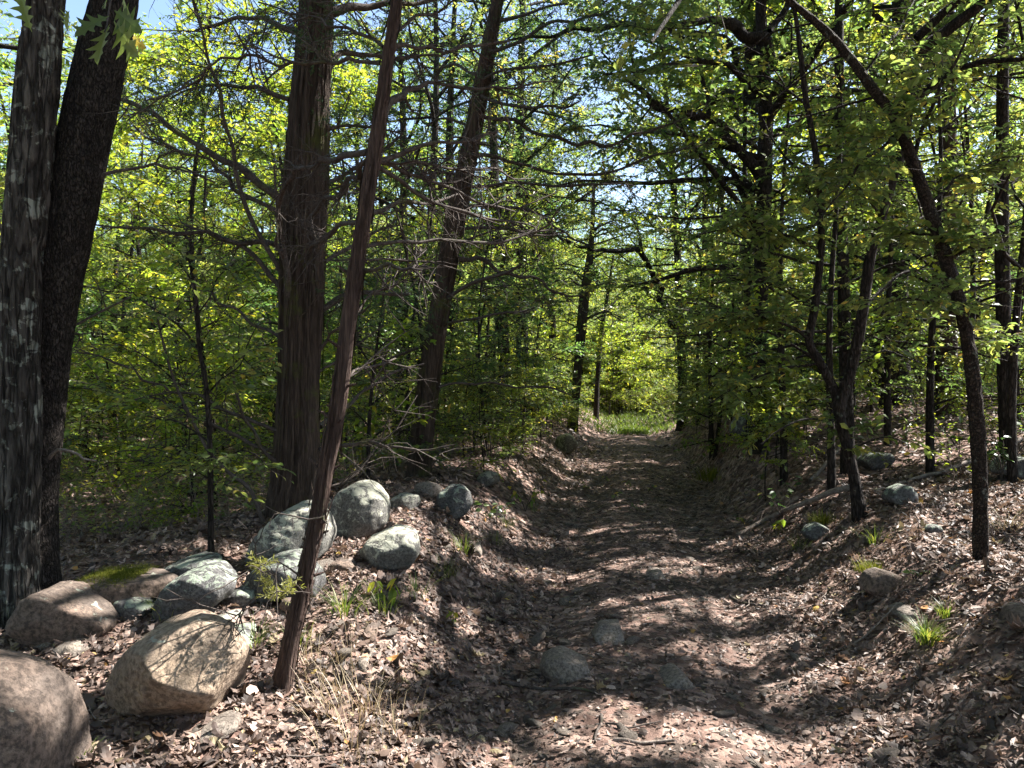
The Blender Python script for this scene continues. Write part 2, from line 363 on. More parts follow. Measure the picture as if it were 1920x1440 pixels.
def ground_mat(name, soil, litter_amt, green=0.0):
    m, nt = new_mat(name); o = mapping(nt)
    n1 = noise(nt, o, 1.2, 5, .6); n2 = noise(nt, o, 18, 6, .7); n3 = noise(nt, o, 90, 3, .6)
    c = ramp(nt, n2, [(.3, tuple(x * .45 for x in soil)), (.6, soil), (.8, tuple(x * 1.5 for x in soil))])
    vo = N_(nt, 'ShaderNodeTexVoronoi', ins={'Vector': o, 'Scale': 14.0, 'Randomness': 1.0})
    hs = N_(nt, 'ShaderNodeSeparateColor', ins={0: vo.outputs['Color']})
    lc = ramp(nt, hs.outputs[0], [(0, (.07, .045, .036)), (.4, (.16, .10, .08)), (.75, (.26, .175, .14)), (1, (.36, .26, .215))])
    lf = ramp(nt, N_(nt, 'ShaderNodeMath', operation='ADD', ins={0: n1, 1: N_(nt, 'ShaderNodeMath', operation='MULTIPLY', ins={0: hs.outputs[1], 1: .35}).outputs[0]}).outputs[0], [(1 - litter_amt - .1, (0, 0, 0)), (1 - litter_amt + .1, (1, 1, 1))])
    c = mixc(nt, lf, c, lc)
    h = N_(nt, 'ShaderNodeMath', operation='MULTIPLY_ADD', ins={0: vo.outputs['Distance'], 1: -.8, 2: n2}).outputs[0]
    h = N_(nt, 'ShaderNodeMath', operation='MULTIPLY_ADD', ins={0: n3, 1: .3, 2: h}).outputs[0]
    finish(nt, c, .9, h, .9, .03, .15); return m
M['ground'] = ground_mat('forest_floor', (.085, .058, .044), .75)
M['trail'] = ground_mat('trail_dirt', (.085, .066, .054), .42)

# ------------------------------------------------------------------ ground and trail
def axis(vals):
    out = []
    for a, b, st in vals: out.append(np.arange(a, b, st))
    return np.concatenate(out + [np.array([vals[-1][1]])])
def sheet(name, X, Y, mat, lift=0.0, mask=None):
    gx, gy = np.meshgrid(X, Y); z = H(gx, gy) + lift
    v = np.stack([gx, gy, z], -1).reshape(-1, 3); nx = len(X); ny = len(Y)
    i = np.arange(nx * ny).reshape(ny, nx)
    q = np.stack([i[:-1, :-1], i[:-1, 1:], i[1:, 1:], i[1:, :-1]], -1).reshape(-1, 4)
    me = MB().add(v, q).mesh(name, [mat]); return obj(name, me)
ground = sheet('ground', axis([(-400, -60, 40), (-60, -12, 2.5), (-12, -4, .25), (-4, 6, .07), (6, 14, .25), (14, 60, 2.5), (60, 400, 40)]),
               axis([(-40, 0, 4), (0, 1.5, .3), (1.5, 12, .07), (12, 26, .2), (26, 70, 1.5), (70, 500, 40)]), M['ground'])
tag(ground, kind='structure')
# the trail: a sheet that follows the road line
Yt = axis([(0.5, 12, .05), (12, 30, .25), (30, 31, 1)]); Ut = np.linspace(-1, 1, 52)
gu, gy = np.meshgrid(Ut, Yt)
wob = 0.84 + 0.22 * fbm(np.stack([np.sign(gu) * 3, gy * .9, gy * 0], -1).reshape(-1, 3), 3, 21).reshape(gu.shape)
gx = road_x(gy) + gu * wob
zt = H(gx, gy) + 0.004 - 0.03 * smooth((np.abs(gu) - .93) / .07)
i = np.arange(gx.size).reshape(gx.shape)
q = np.stack([i[:-1, :-1], i[:-1, 1:], i[1:, 1:], i[1:, :-1]], -1).reshape(-1, 4)
trail = obj('trail', MB().add(np.stack([gx, gy, zt], -1).reshape(-1, 3), q).mesh('trail', [M['trail']]))
tag(trail, kind='structure')

# ------------------------------------------------------------------ where sun reaches the ground near the camera
# (photo pixel, half-width px, half-height px) of the sunlit patches; gaps in the crowns of the trees to the right let it in
PATCH = [(340, 1240, 190, 115), (600, 1330, 90, 65), (450, 1425, 120, 26), (760, 1200, 90, 34), (720, 1230, 60, 60), (900, 1180, 90, 22), (1050, 1405, 110, 34), (1180, 1330, 70, 30),
         (1330, 1360, 130, 26), (1600, 1385, 120, 25), (1720, 1340, 80, 30), (1750, 1190, 70, 30), (1480, 1120, 120, 22), (1330, 1130, 120, 18), (1650, 1060, 70, 25), (1700, 1000, 90, 18),
         (1880, 1080, 60, 60), (1780, 1110, 70, 25), (1300, 1060, 110, 14), (1000, 1010, 60, 16), (1080, 1085, 70, 14), (870, 1040, 60, 14), (1200, 985, 90, 8), (1230, 945, 60, 7), (1150, 885, 70, 7), (1180, 830, 80, 6),
         (60, 1290, 90, 60), (130, 1220, 90, 25), (650, 1000, 70, 40), (530, 985, 50, 40), (730, 1020, 60, 40), (850, 940, 40, 30), (550, 1160, 40, 200), (370, 1085, 70, 25), (200, 1095, 80, 20), (1440, 1000, 60, 14), (1850, 960, 60, 40), (1560, 1010, 60, 18), (1430, 1210, 100, 14), (1600, 1250, 60, 14)]
_pc = []
for px, py, a, b in PATCH:
    c = G(px, py); e = G(px, py - b); k = c[1] / FPX
    _pc.append((c[0], c[1], a * k * .8 + .03, (e[1] - c[1]) * .8 + .03))
for cx, cy, base, a, b, back in [(335, 1225, 1360, .36, .30, .10), (20, 1262, 1500, .16, .14, .12), (675, 935, 1000, .22, .20, .1), (560, 970, 1062, .20, .20, .1), (735, 1010, 1058, .20, .18, .1), (385, 1080, 1160, .16, .16, .1), (850, 925, 970, .16, .16, .08)]:
    d_ = G(cx, base)[1] + back; q_ = P(cx, cy, d_); t_ = (q_[2] - .25) / S[2]; _pc.append((q_[0] - S[0] * t_, q_[1] - S[1] * t_, a, b))   # tops of the boulders in the sun
_pc = np.array(_pc)
def sun_gap(p, flecks=True):
    """how strongly a crown point stands between the sun and a sunlit patch (0..1)"""
    out = np.zeros(len(p))
    for zr in (0.1, 0.45):
        t = (p[:, 2] - zr) / S[2]; gx = p[:, 0] - S[0] * t; gy = p[:, 1] - S[1] * t
        w = vnoise(np.stack([gx * 3, gy * 3, gx * 0], -1), 31) * .25
        for cx, cy, a, b in _pc:
            e = ((gx - cx) / a) ** 2 + ((gy - cy) / b) ** 2
            out = np.maximum(out, np.clip((1.35 + w - e) * 3, 0, 1))
        if not flecks: continue
        fl = fbm(np.stack([gx * 1.7 + 7, gy * 2.8, gx * 0], -1), 2, 77)     # broken light between the crowns
        out = np.maximum(out, np.clip((fl - .48) * 8, 0, 1))
    return out

# ------------------------------------------------------------------ crowns
def grow_crown(r, stem, t0, t1, n_limb, R, n_twig, n_leaf, tw_len=0.6, leaf=0.09, flat=0.45, rise=0.5, limb_r=0.025, top=1.0):
    """limbs off a stem polyline, twigs off limbs, leaves off twigs; returns dict of arrays"""
    stem = np.asarray(stem, float); K = 7
    f = np.linspace(0, 1, len(stem))
    t = np.sort(t0 + (t1 - t0) * r.random(n_limb))
    st = np.stack([np.interp(t, f, stem[:, k]) for k in range(3)], -1)
    az = np.arange(n_limb) * 2.399 + r.normal(0, .4, n_limb)
    prof = np.clip(1.15 - 0.75 * np.abs((t - t0) / max(t1 - t0, 1e-3) - .35) * top, .25, 1.2)
    ln = R * prof * r.uniform(.75, 1.15, n_limb)
    d = np.stack([np.cos(az), np.sin(az), np.full(n_limb, rise) + r.normal(0, .2, n_limb)], -1); d = norm(d)
    pts = np.zeros((n_limb, K, 3)); pts[:, 0] = st; cur = d
    for k in range(1, K):
        cur = norm(cur + r.normal(0, .16, (n_limb, 3)) + np.array([0, 0, -.03]))
        pts[:, k] = pts[:, k - 1] + cur * (ln / (K - 1))[:, None]
    rad = limb_r * (ln / R)[:, None] * np.linspace(1, .22, K)[None]
    # twigs
    T = n_limb * n_twig
    li = np.repeat(np.arange(n_limb), n_twig); s = (0.18 + 0.82 * np.sqrt(r.random(T))) * (K - 1.001)
    k = s.astype(int); fr = (s - k)[:, None]
    tp = pts[li, k] * (1 - fr) + pts[li, k + 1] * fr; td = norm(pts[li, k + 1] - pts[li, k])
    rv = r.normal(0, 1, (T, 3)); rv[:, 2] *= flat
    dd = norm(td * .7 + norm(rv) * 1.0)
    tl = tw_len * r.uniform(.45, 1.3, T)
    w = np.stack([tp, tp + dd * tl[:, None] * .5 + np.array([0, 0, .02]), tp + dd * tl[:, None] - np.array([0, 0, .06]) * tl[:, None]], 1)
    wr = np.stack([.006 + 0 * tl, .004 + 0 * tl, .0015 + 0 * tl], -1)
    # leaves
    u = (np.arange(n_leaf) + .6) / n_leaf
    seg = np.where(u < .5, 0, 1); fu = np.where(u < .5, u * 2, u * 2 - 1)
    lp = w[:, seg] * (1 - fu)[None, :, None] + w[:, seg + 1] * fu[None, :, None]
    side = np.where(np.arange(n_leaf) % 2, 1, -1)[None, :, None]
    perp = norm(np.cross(dd, np.array([0, 0, 1.0]) + r.normal(0, .3, (T, 3))))
    ld = dd[:, None] * .6 + perp[:, None] * side * .9 + r.normal(0, .25, (T, n_leaf, 3)) + np.array([0, 0, -.15])
    ln_ = np.array([0, 0, 1.0]) + r.normal(0, .42, (T, n_leaf, 3))
    sz = leaf * r.uniform(.55, 1.2, (T, n_leaf))
    rn = np.clip(np.repeat(r.random((T, 1)), n_leaf, 1) * .55 + r.random((T, n_leaf)) * .45, 0, 1)
    return dict(limbs=pts, limb_r=rad, twigs=w, twig_r=wr, pos=lp.reshape(-1, 3), d=ld.reshape(-1, 3), n=ln_.reshape(-1, 3), s=sz.ravel(), r=rn.ravel(), twi=np.repeat(np.arange(T), n_leaf))

def cull(c, keep):
    for k in ('pos', 'd', 'n', 's', 'r', 'twi'): c[k] = c[k][keep]
    return c
def crown_mesh(name, c, mats, origin=(0, 0, 0), tmpl=LEAF2, keep_twigs=None):
    mb = MB(); tw, tr = c['twigs'], c['twig_r']
    if keep_twigs is not None: tw, tr = tw[keep_twigs], tr[keep_twigs]
    if len(tw): mb.add(*tubes(tw, tr, 3), mat=1)
    if len(c['pos']):
        v, f, rn = leaves(c['pos'], c['d'], c['n'], c['s'], c['r'], tmpl); mb.add(v, f, rn, mat=0, smooth=False)
    return mb.mesh(name, mats, origin)

# ------------------------------------------------------------------ tall forest trees, prototypes (copied into the woods)
def forest_proto(seed, h, rad, kind):
    r = np.random.default_rng(seed)
    lean = r.normal(0, .35, 2); k = 9; s = np.linspace(0, 1, k)
    stem = np.stack([lean[0] * s + .18 * np.sin(s * 5 + seed) * s, lean[1] * s + .18 * np.cos(s * 4 + seed) * s, -.15 + h * s], -1)
    mb = MB()
    if kind == 'cedar':
        c = grow_crown(r, stem, .16, .99, 44, 1.9, 14, 26, tw_len=.45, leaf=.075, flat=.6, rise=.12, limb_r=.02, top=1.5)
        c['n'] = r.normal(0, 1, c['n'].shape)
        tm, ml, bk = NEEDLE, M['cedar_leaf'], M['bark_cedar']
    else:
        c = grow_crown(r, stem, .20, 1.0, 26, 2.8, 17, 18, tw_len=.75, leaf=.11, flat=.5, rise=.5, limb_r=.045)
        tm, ml, bk = LEAF2, M['leaf'] if kind == 'green' else M['leaf_deep'] if kind == 'deep' else M['leaf_yellow'], M['bark_dark']
    trunk_mesh(mb, stem, rad * np.linspace(1, .18, k), n=10, step=.35, style='oak', seed=seed, flare=.4)
    mb.add(*tubes(c['limbs'], c['limb_r'], 5))
    tm_ = mb.mesh('trunk', [bk]); cm = crown_mesh('crown', c, [ml, M['twig']], tmpl=tm)
    return tm_, cm
TALL = [forest_proto(11, 12.5, .14, 'green'), forest_proto(12, 14.0, .17, 'deep'), forest_proto(13, 11.0, .11, 'yellow'), forest_proto(14, 13.0, .15, 'green'), forest_proto(15, 9.5, .12, 'cedar'), forest_proto(16, 8.0, .10, 'cedar')]

def sapling_proto(seed, h, mat, n_limb=15, leaf=.075, nt=12):
    r = np.random.default_rng(seed); k = 7; s = np.linspace(0, 1, k)
    ph = r.uniform(0, 6)
    stem = np.stack([.22 * np.sin(s * 3 + ph) * s * h / 3, .22 * np.cos(s * 3.5 + ph) * s * h / 3, -.08 + h * s], -1)
    c = grow_crown(r, stem, .10, 1.0, n_limb, (.36 if h < 5 else .30) * h, nt, 14, tw_len=.42 if h < 5 else .6, leaf=leaf, flat=.3, rise=.35, limb_r=.010)
    mb = MB(); trunk_mesh(mb, stem, .008 * h * np.linspace(1, .3, k), n=7, step=.2, seed=seed, flare=.3)
    mb.add(*tubes(c['limbs'], c['limb_r'], 4))
    return mb.mesh('trunk', [M['bark_dark']]), crown_mesh('crown', c, [mat, M['twig']], tmpl=LEAF4 if .07 < leaf < .08 else LEAF2)
SAP = [sapling_proto(31, 3.6, M['leaf']), sapling_proto(32, 2.6, M['leaf_yellow']), sapling_proto(33, 4.6, M['leaf']), sapling_proto(34, 3.0, M['leaf_deep']), sapling_proto(35, 2.0, M['leaf'], 10, .06), sapling_proto(36, 1.3, M['leaf_yellow'], 9, .05)]
UND = [sapling_proto(41, 7.0, M['leaf'], 30, .10, 20), sapling_proto(42, 6.0, M['leaf_deep'], 28, .095, 18), sapling_proto(43, 8.0, M['leaf_yellow'], 32, .105, 20), sapling_proto(44, 5.2, M['leaf_yellow'], 26, .085, 18)]

def plant(proto, name, x, y, label, cat, group, r, sc=1.0):
    z = float(H(np.array([x]), np.array([y]))[0])
    t = thing(name, (x, y, z), label, cat, group, r.uniform(0, 6.283), sc * r.uniform(.88, 1.14))
    obj('trunk', proto[0], t); obj('crown', proto[1], t)
    return t

# ------------------------------------------------------------------ near trees, traced
def trace(base_d, pts, lean=0.0):
    """pixel polyline with widths -> points and radii at depth base_d (+ lean metres towards the end)"""
    n = len(pts); out = []; rad = []
    for i, (px, py, w) in enumerate(pts):
        d = base_d + lean * i / (n - 1); out.append(P(px, py, d)); rad.append(w / FPX * d / 2)
    return np.array(out), np.array(rad)
def twigs_on(r, pts, rad, per_m=9, ln=.4, droop=-.05, sub=2):
    """dead twigs, with side twigs, growing off a branch polyline"""
    p = resample(pts, .05); L = np.linalg.norm(np.diff(p, axis=0), axis=1).sum(); n = max(2, int(L * per_m))
    k = np.minimum((len(p) - 2) * (0.15 + .85 * r.random(n)), len(p) - 2).astype(int)
    tan = norm(p[k + 1] - p[k]); rv = norm(r.normal(0, 1, (n, 3)))
    d = norm(tan * .8 + rv * .8); l = ln * r.uniform(.3, 1.5, n)
    def strand(o, d, l, r0, K=5):
        q = np.zeros((len(o), K, 3)); q[:, 0] = o; c = d
        for j in range(1, K):
            c = norm(c + r.normal(0, .22, c.shape) + np.array([0, 0, droop])); q[:, j] = q[:, j - 1] + c * (l / (K - 1))[:, None]
        return q, np.linspace(1, .25, K)[None] * r0[:, None]
    a, ar = strand(p[k], d, l, r.uniform(.0022, .005, n))
    out = [(a, ar)]
    if sub:
        m = n * sub; ii = np.repeat(np.arange(n), sub); kk = r.integers(1, 4, m)
        o = a[ii, kk]; dd = norm(norm(a[ii, kk + 1] - a[ii, kk]) * .7 + norm(r.normal(0, 1, (m, 3))) * .8)
        out.append(strand(o, dd, l[ii] * r.uniform(.3, .7, m), r.uniform(.0012, .0025, m)))
    return out
def branch_part(parent, base, pts, rad, r, mat, per_m=9, ln=.4, n=8, sub=2, name='branch'):
    if name in ('branch', 'limb'):
        q_ = resample(np.hstack([np.asarray(pts), np.asarray(rad)[:, None]]), .22); am = .010 + .35 * q_[:, 3:4]; q_[1:, :3] += r.normal(0, 1, (len(q_) - 1, 3)) * am[1:]; pts, rad = q_[:, :3], q_[:, 3] * r.uniform(.85, 1.15, len(q_))
    mb = MB(); trunk_mesh(mb, pts, rad, n=n, step=.05, style='oak', seed=int(r.integers(99)), flare=.35)
    ob = obj(name, mb.mesh(name, [mat], base), parent)
    if per_m:
        mt = MB()
        for a, ar in twigs_on(r, pts, rad, per_m, ln, sub=sub): mt.add(*tubes(a, ar * 1.5, 3), mat=0)
        obj('twig_spray', mt.mesh('twig_spray', [mat], base), ob)
    return ob

def needle_sprays(r, origins, dirs, n_each=26, ln=.28, size=.035):
    """flat feathery sprays of cedar foliage"""
    T = len(origins); u = r.random((T, n_each)); l = ln * r.uniform(.5, 1.3, (T, 1))
    rv = r.normal(0, 1, (T, 3)); rv[:, 2] *= .5; d = norm(dirs * .6 + norm(rv) * .8)
    perp = norm(np.cross(d, np.array([0, 0, 1.0]) + r.normal(0, .4, (T, 3))))
    pos = origins[:, None] + d[:, None] * (u * l)[..., None]
    sgn = np.where(r.random((T, n_each)) < .5, -1, 1)[..., None]
    off = perp[:, None] * sgn * (r.random((T, n_each, 1)) * (1 - u[..., None]) * .35 * ln)
    ld = d[:, None] * .8 + perp[:, None] * sgn * .6 + r.normal(0, .3, (T, n_each, 3)) + np.array([0, 0, -.15])
    pos = (pos + off).reshape(-1, 3); N = len(pos)
    return leaves(pos, ld.reshape(-1, 3), r.normal(0, 1, (N, 3)), size * r.uniform(.6, 1.4, N), np.clip(r.random(N) * .6 + np.repeat(r.random(T), n_each) * .4, 0, 1), NEEDLE)

def bark_strips(tree, base, p, rad, r, n, mat, wid=(.006, .016), ln=(.12, .4), s0=.1):
    pr = resample(np.hstack([p, rad[:, None]]), .03); q = pr[:, :3]; R = pr[:, 3] * .98; K = len(q); t = norm(np.gradient(q, axis=0)); a = norm(np.cross(t, np.array([[.03, -1.0, .02]]))); b = np.cross(t, a); V = []; F = []
    for i in range(n):
        L = int(r.uniform(*ln) / .03) + 3; k0 = int(r.uniform(s0, .8) * (K - L)) if K > L else 0; ks = np.arange(k0, min(k0 + L, K)); L = len(ks); u = np.linspace(0, 1, L); th = r.uniform(0, 6.283) + r.normal(0, .12) * u
        lift = R[ks] * (1.02 + .03 * r.random()) + (r.uniform(.0, .03) * u ** 3 if r.random() < .6 else r.uniform(0, .03) * (1 - u) ** 3); w = r.uniform(*wid) * np.sin(np.pi * np.clip(u * .96 + .04, 0, 1)) ** .5 / np.maximum(R[ks], .02)
        for sg in (-.5, .5): V.append(q[ks] + (lift * 1)[:, None] * (np.cos(th + sg * w)[:, None] * a[ks] + np.sin(th + sg * w)[:, None] * b[ks]))
        F.append(L)
    mb = MB()
    for i, L in enumerate(F):
        v = np.concatenate([V[2 * i], V[2 * i + 1]]); j = np.arange(L - 1); mb.add(v, np.stack([j, j + L, j + L + 1, j + 1], -1), smooth=False)
    return tag(obj('peeling_bark', mb.mesh('peeling_bark', [mat], base), tree), kind='stuff')
# --- lichened oak at the left edge
r = np.random.default_rng(101)
def ground_base(px, py): return G(px, py)
def near_tree(name, label, base_px, pts, mat, style, seed, n=48, step=.025, lean=0.0, flare=.45, cat='tree', extra_top=None, sink=.12):
    b = G(*base_px); d = b[1]
    p, rad = trace(d, pts, lean); rad = rad * {15: .80, 31: .62, 37: .68, 23: .88, 3: .96}.get(seed, 1.0)
    p[0] = (b + np.array([0, 0, -sink])) if True else p[0]
    if extra_top is not None:
        dirn = norm(p[-1] - p[-2]); p = np.vstack([p, p[-1] + dirn * extra_top * .5 + np.array([.1, 0, 0]), p[-1] + dirn * extra_top]); rad = np.append(rad, [rad[-1] * .75, rad[-1] * .4])
    t = thing(name, b, label, cat)
    mb = MB(); trunk_mesh(mb, p, rad, n=n, step=step, style=style, seed=seed, flare=flare)
    tr = obj('trunk', mb.mesh('trunk', [mat], b), t)
    return t, b, p, rad, tr

oak1, b1, p1, r1, _ = near_tree('oak_tree', 'straight oak trunk with pale lichen patches at the edge of the berm', (28, 1165),
    [(26, 1165, 78), (32, 1000, 70), (38, 850, 68), (38, 700, 67), (40, 520, 70), (52, 380, 73), (66, 220, 74), (76, 100, 72), (84, -20, 68), (92, -200, 62)], M['bark_oak'], 'oak', 3, extra_top=3.5, n=100, step=.022)
oak2, b2, p2, r2, _ = near_tree('oak_tree', 'dark leaning oak trunk with fine plated bark beside the lichened oak', (62, 1128),
    [(60, 1128, 78), (66, 950, 70), (80, 780, 70), (98, 600, 74), (128, 420, 84), (158, 260, 88), (190, 110, 84), (216, 0, 76), (250, -160, 66)], M['bark_plate'], 'plate', 5, n=96, step=.02, extra_top=3.5)
bp, br = trace(b2[1], [(175, 345, 7), (235, 320, 6), (290, 312, 5), (350, 320, 4), (400, 342, 3)], .3); branch_part(oak2, b2, bp, br, r, M['twig'], 10, .35)
bp, br = trace(b2[1], [(110, 640, 6), (150, 610, 5), (240, 560, 3)], .3); branch_part(oak2, b2, bp, br, r, M['twig'], 8, .3)
bp, br = trace(b2[1], [(88, 855, 8), (110, 850, 6), (140, 858, 5), (180, 862, 3)], -.2); branch_part(oak2, b2, bp, br, r, M['stick'], 0)

# --- great fluted cedar
r = np.random.default_rng(102)
cedar, b3, p3, r3, _ = near_tree('cedar_tree', 'massive fluted cedar trunk with shaggy bark behind the boulders', (556, 975),
    [(556, 985, 100), (560, 880, 86), (562, 760, 79), (566, 600, 80), (568, 450, 84), (574, 330, 84), (580, 210, 74), (588, 100, 68), (592, -10, 64), (600, -180, 52)], M['bark_cedar'], 'cedar', 7, n=128, step=.03, extra_top=3.0, flare=.25)
d3 = b3[1]
bark_strips(cedar, b3, p3, r3, r, 420, M['bark_cedar'], (.01, .028), (.2, .7), .02)
T3B = [([(535, 378, 15), (450, 320, 13), (380, 280, 11), (320, 240, 10), (280, 207, 9), (240, 190, 8), (205, 180, 6)], .4), ([(530, 402, 10), (470, 372, 8), (430, 335, 7), (390, 302, 6), (350, 286, 5), (300, 265, 4), (250, 238, 3)], .7),
       ([(535, 468, 9), (450, 450, 8), (385, 441, 7), (320, 435, 6), (260, 427, 5), (165, 420, 3)], .2), ([(535, 545, 12), (490, 490, 9), (430, 455, 7), (385, 441, 5), (340, 420, 3)], .2),
       ([(545, 540, 10), (482, 440, 9), (450, 330, 8), (420, 220, 7), (395, 120, 6), (368, 20, 5), (355, -60, 3)], -.5), ([(555, 190, 10), (480, 172, 8), (430, 165, 6), (380, 162, 5), (320, 185, 3)], .5),
       ([(530, 812, 8), (450, 784, 7), (390, 752, 6), (330, 731, 5), (270, 709, 4), (221, 679, 4), (142, 656, 2)], -.4), ([(528, 850, 7), (450, 817, 6), (382, 791, 5), (337, 769, 4), (300, 754, 3), (229, 724, 2)], .1),
       ([(535, 872, 8), (491, 836, 6), (457, 780, 5), (439, 731, 5), (433, 688, 4)], -.5), ([(535, 640, 7), (469, 600, 5), (412, 566, 4), (375, 544, 3)], .5),
       ([(560, 640, 11), (545, 560, 9), (538, 480, 8), (530, 440, 7), (517, 380, 6), (515, 310, 4)], -.5), ([(590, 590, 12), (625, 570, 11), (665, 550, 9), (720, 556, 7), (770, 555, 5)], .6),
       ([(595, 660, 7), (625, 625, 6), (660, 600, 5), (700, 575, 3)], -.3), ([(600, 350, 9), (640, 330, 8), (700, 290, 6), (760, 255, 4)], .8), ([(600, 500, 8), (650, 470, 7), (700, 440, 5), (760, 420, 3)], .7),
       ([(595, 845, 8), (637, 835, 7), (694, 834, 6), (750, 836, 5), (802, 838, 4), (850, 835, 2)], -.4), ([(600, 800, 9), (640, 770, 7), (675, 742, 6), (731, 705, 5), (795, 680, 3)], .6),
       ([(600, 120, 14), (640, 105, 12), (700, 100, 9), (760, 112, 6), (830, 105, 4)], .9), ([(605, 20, 18), (660, 12, 14), (735, 10, 10), (820, 0, 7)], .6), ([(590, 250, 7), (640, 235, 6), (700, 240, 4), (760, 260, 3)], .5),
       ([(600, 920, 6), (640, 905, 5), (690, 860, 4), (745, 800, 3), (780, 740, 2)], .5), ([(585, 700, 6), (610, 690, 5), (650, 660, 4), (720, 610, 3)], .4), ([(560, 60, 12), (500, 40, 9), (440, 30, 7), (370, 60, 4)], .8)]
for pts, ln in T3B:
    bp, br = trace(d3 - .05, pts, ln); branch_part(cedar, b3, bp, br, r, M['twig'], 17 if pts[0][1] < 560 else 9, .45, sub=4 if pts[0][1] < 560 else 1)
# --- thin leaning cedar in front
r = np.random.default_rng(103)
thin, b4, p4, r4, _ = near_tree('cedar_tree', 'thin leaning red cedar trunk rooted next to the tan boulder', (520, 1288),
    [(520, 1290, 48), (545, 1205, 42), (566, 1110, 39), (590, 1000, 40), (612, 880, 40), (636, 755, 42), (652, 620, 38), (670, 490, 38), (686, 390, 37), (698, 310, 38), (712, 220, 34), (726, 120, 30), (744, 0, 27), (768, -160, 22)],
    M['bark_cedar_red'], 'cedar', 15, n=52, step=.016, extra_top=1.6, flare=.75, lean=.12)
d4 = b4[1]
def dep4(py): return d4 + .12 * np.clip((1290 - py) / 1290, 0, 1)
bark_strips(thin, b4, p4, r4, r, 260, M['bark_cedar_red'], (.005, .013), (.08, .3), .02)
for k_ in range(16):                                            # broken branch stubs
    j_ = r.uniform(.12, .62) * (len(p4) - 1); i_ = int(j_); o_ = p4[i_] + (p4[i_ + 1] - p4[i_]) * (j_ - i_); dv_ = norm(np.array([r.choice([-1, 1]) * r.uniform(.5, 1), r.uniform(-.9, .4), r.uniform(0, .6)])); L_ = r.uniform(.05, .12)
    branch_part(thin, b4, np.array([o_, o_ + dv_ * L_ * .6, o_ + dv_ * L_]), np.array([.010, .007, .004]), r, M['bark_cedar_red'], 0, n=7, name='stub')
T4B = [([(712, 118, 8), (650, 112, 7), (600, 118, 6), (550, 118, 6), (480, 107, 5), (440, 107, 5), (400, 125, 4), (370, 150, 4), (300, 190, 3), (240, 222, 2)], .3), ([(718, 88, 7), (670, 60, 6), (630, 50, 5), (590, 35, 5), (540, 22, 4), (490, 8, 3)], .4),
       ([(694, 285, 12), (645, 300, 11), (605, 305, 10), (565, 320, 10), (540, 350, 9), (526, 395, 8), (521, 450, 7), (533, 490, 6)], 1.6), ([(694, 300, 11), (665, 325, 10), (645, 350, 9), (612, 380, 8), (582, 408, 7)], 1.7),
       ([(672, 418, 9), (625, 440, 8), (592, 458, 7), (580, 480, 5)], 1.6), ([(705, 305, 10), (780, 275, 8), (850, 265, 6), (900, 258, 5), (932, 252, 4)], .3), ([(716, 220, 14), (748, 182, 12), (780, 163, 9), (825, 160, 7), (900, 160, 6), (962, 162, 4), (1040, 150, 3)], .6),
       ([(736, 88, 9), (780, 90, 8), (830, 92, 7), (890, 85, 6), (955, 74, 4)], .5), ([(700, 305, 9), (750, 340, 8), (800, 370, 7), (875, 400, 6), (955, 418, 4), (1010, 430, 2)], .8), ([(702, 300, 8), (765, 320, 7), (825, 350, 6), (900, 380, 5), (965, 397, 3)], .9),
       ([(704, 298, 6), (780, 305, 5), (850, 318, 5), (925, 325, 4), (1000, 337, 2)], 1.0), ([(690, 398, 9), (750, 380, 8), (800, 374, 6), (860, 362, 4)], .8), ([(680, 462, 8), (750, 452, 7), (825, 450, 6), (900, 455, 6), (960, 452, 5), (1045, 428, 3)], .7),
       ([(660, 512, 9), (700, 503, 8), (740, 500, 6), (770, 493, 5), (789, 506, 3)], -.2), ([(668, 480, 5), (720, 487, 4), (760, 490, 3)], .3), ([(735, 60, 6), (780, 40, 5), (830, 10, 4), (860, -20, 3)], .4),
       ([(655, 600, 4), (700, 560, 4), (760, 500, 3), (800, 470, 2)], .4), ([(640, 725, 5), (690, 690, 4), (750, 670, 3)], .5), ([(598, 950, 3), (606, 975, 3), (612, 1010, 2)], -.1), ([(560, 1120, 4), (500, 1110, 4), (450, 1150, 3), (420, 1170, 2)], -.2), ([(575, 1090, 4), (530, 1060, 3), (490, 1055, 3), (455, 1062, 2)], -.25)]
for pts, ln in T4B:
    bp, br = trace(float(dep4(pts[0][1])), pts, ln); branch_part(thin, b4, bp, br, r, M['twig'], 16, .30, sub=3)
# green spray on the thin cedar's low twig
o = np.stack([P(px, py, d4 - .2) for px, py in [(485, 1055), (490, 1065), (498, 1072), (505, 1085), (512, 1095), (516, 1110), (520, 1118), (540, 1110), (550, 1100), (512, 1122), (498, 1060), (530, 1105)]])
v, f, rn = needle_sprays(r, np.repeat(o, 3, 0), norm(r.normal(0, .5, (36, 3)) + np.array([-.2, 0, .5])), 22, .07, .022)
obj('foliage', MB().add(v, f, .9 + .1 * rn, smooth=False).mesh('foliage', [M['grass']], b4), thin)

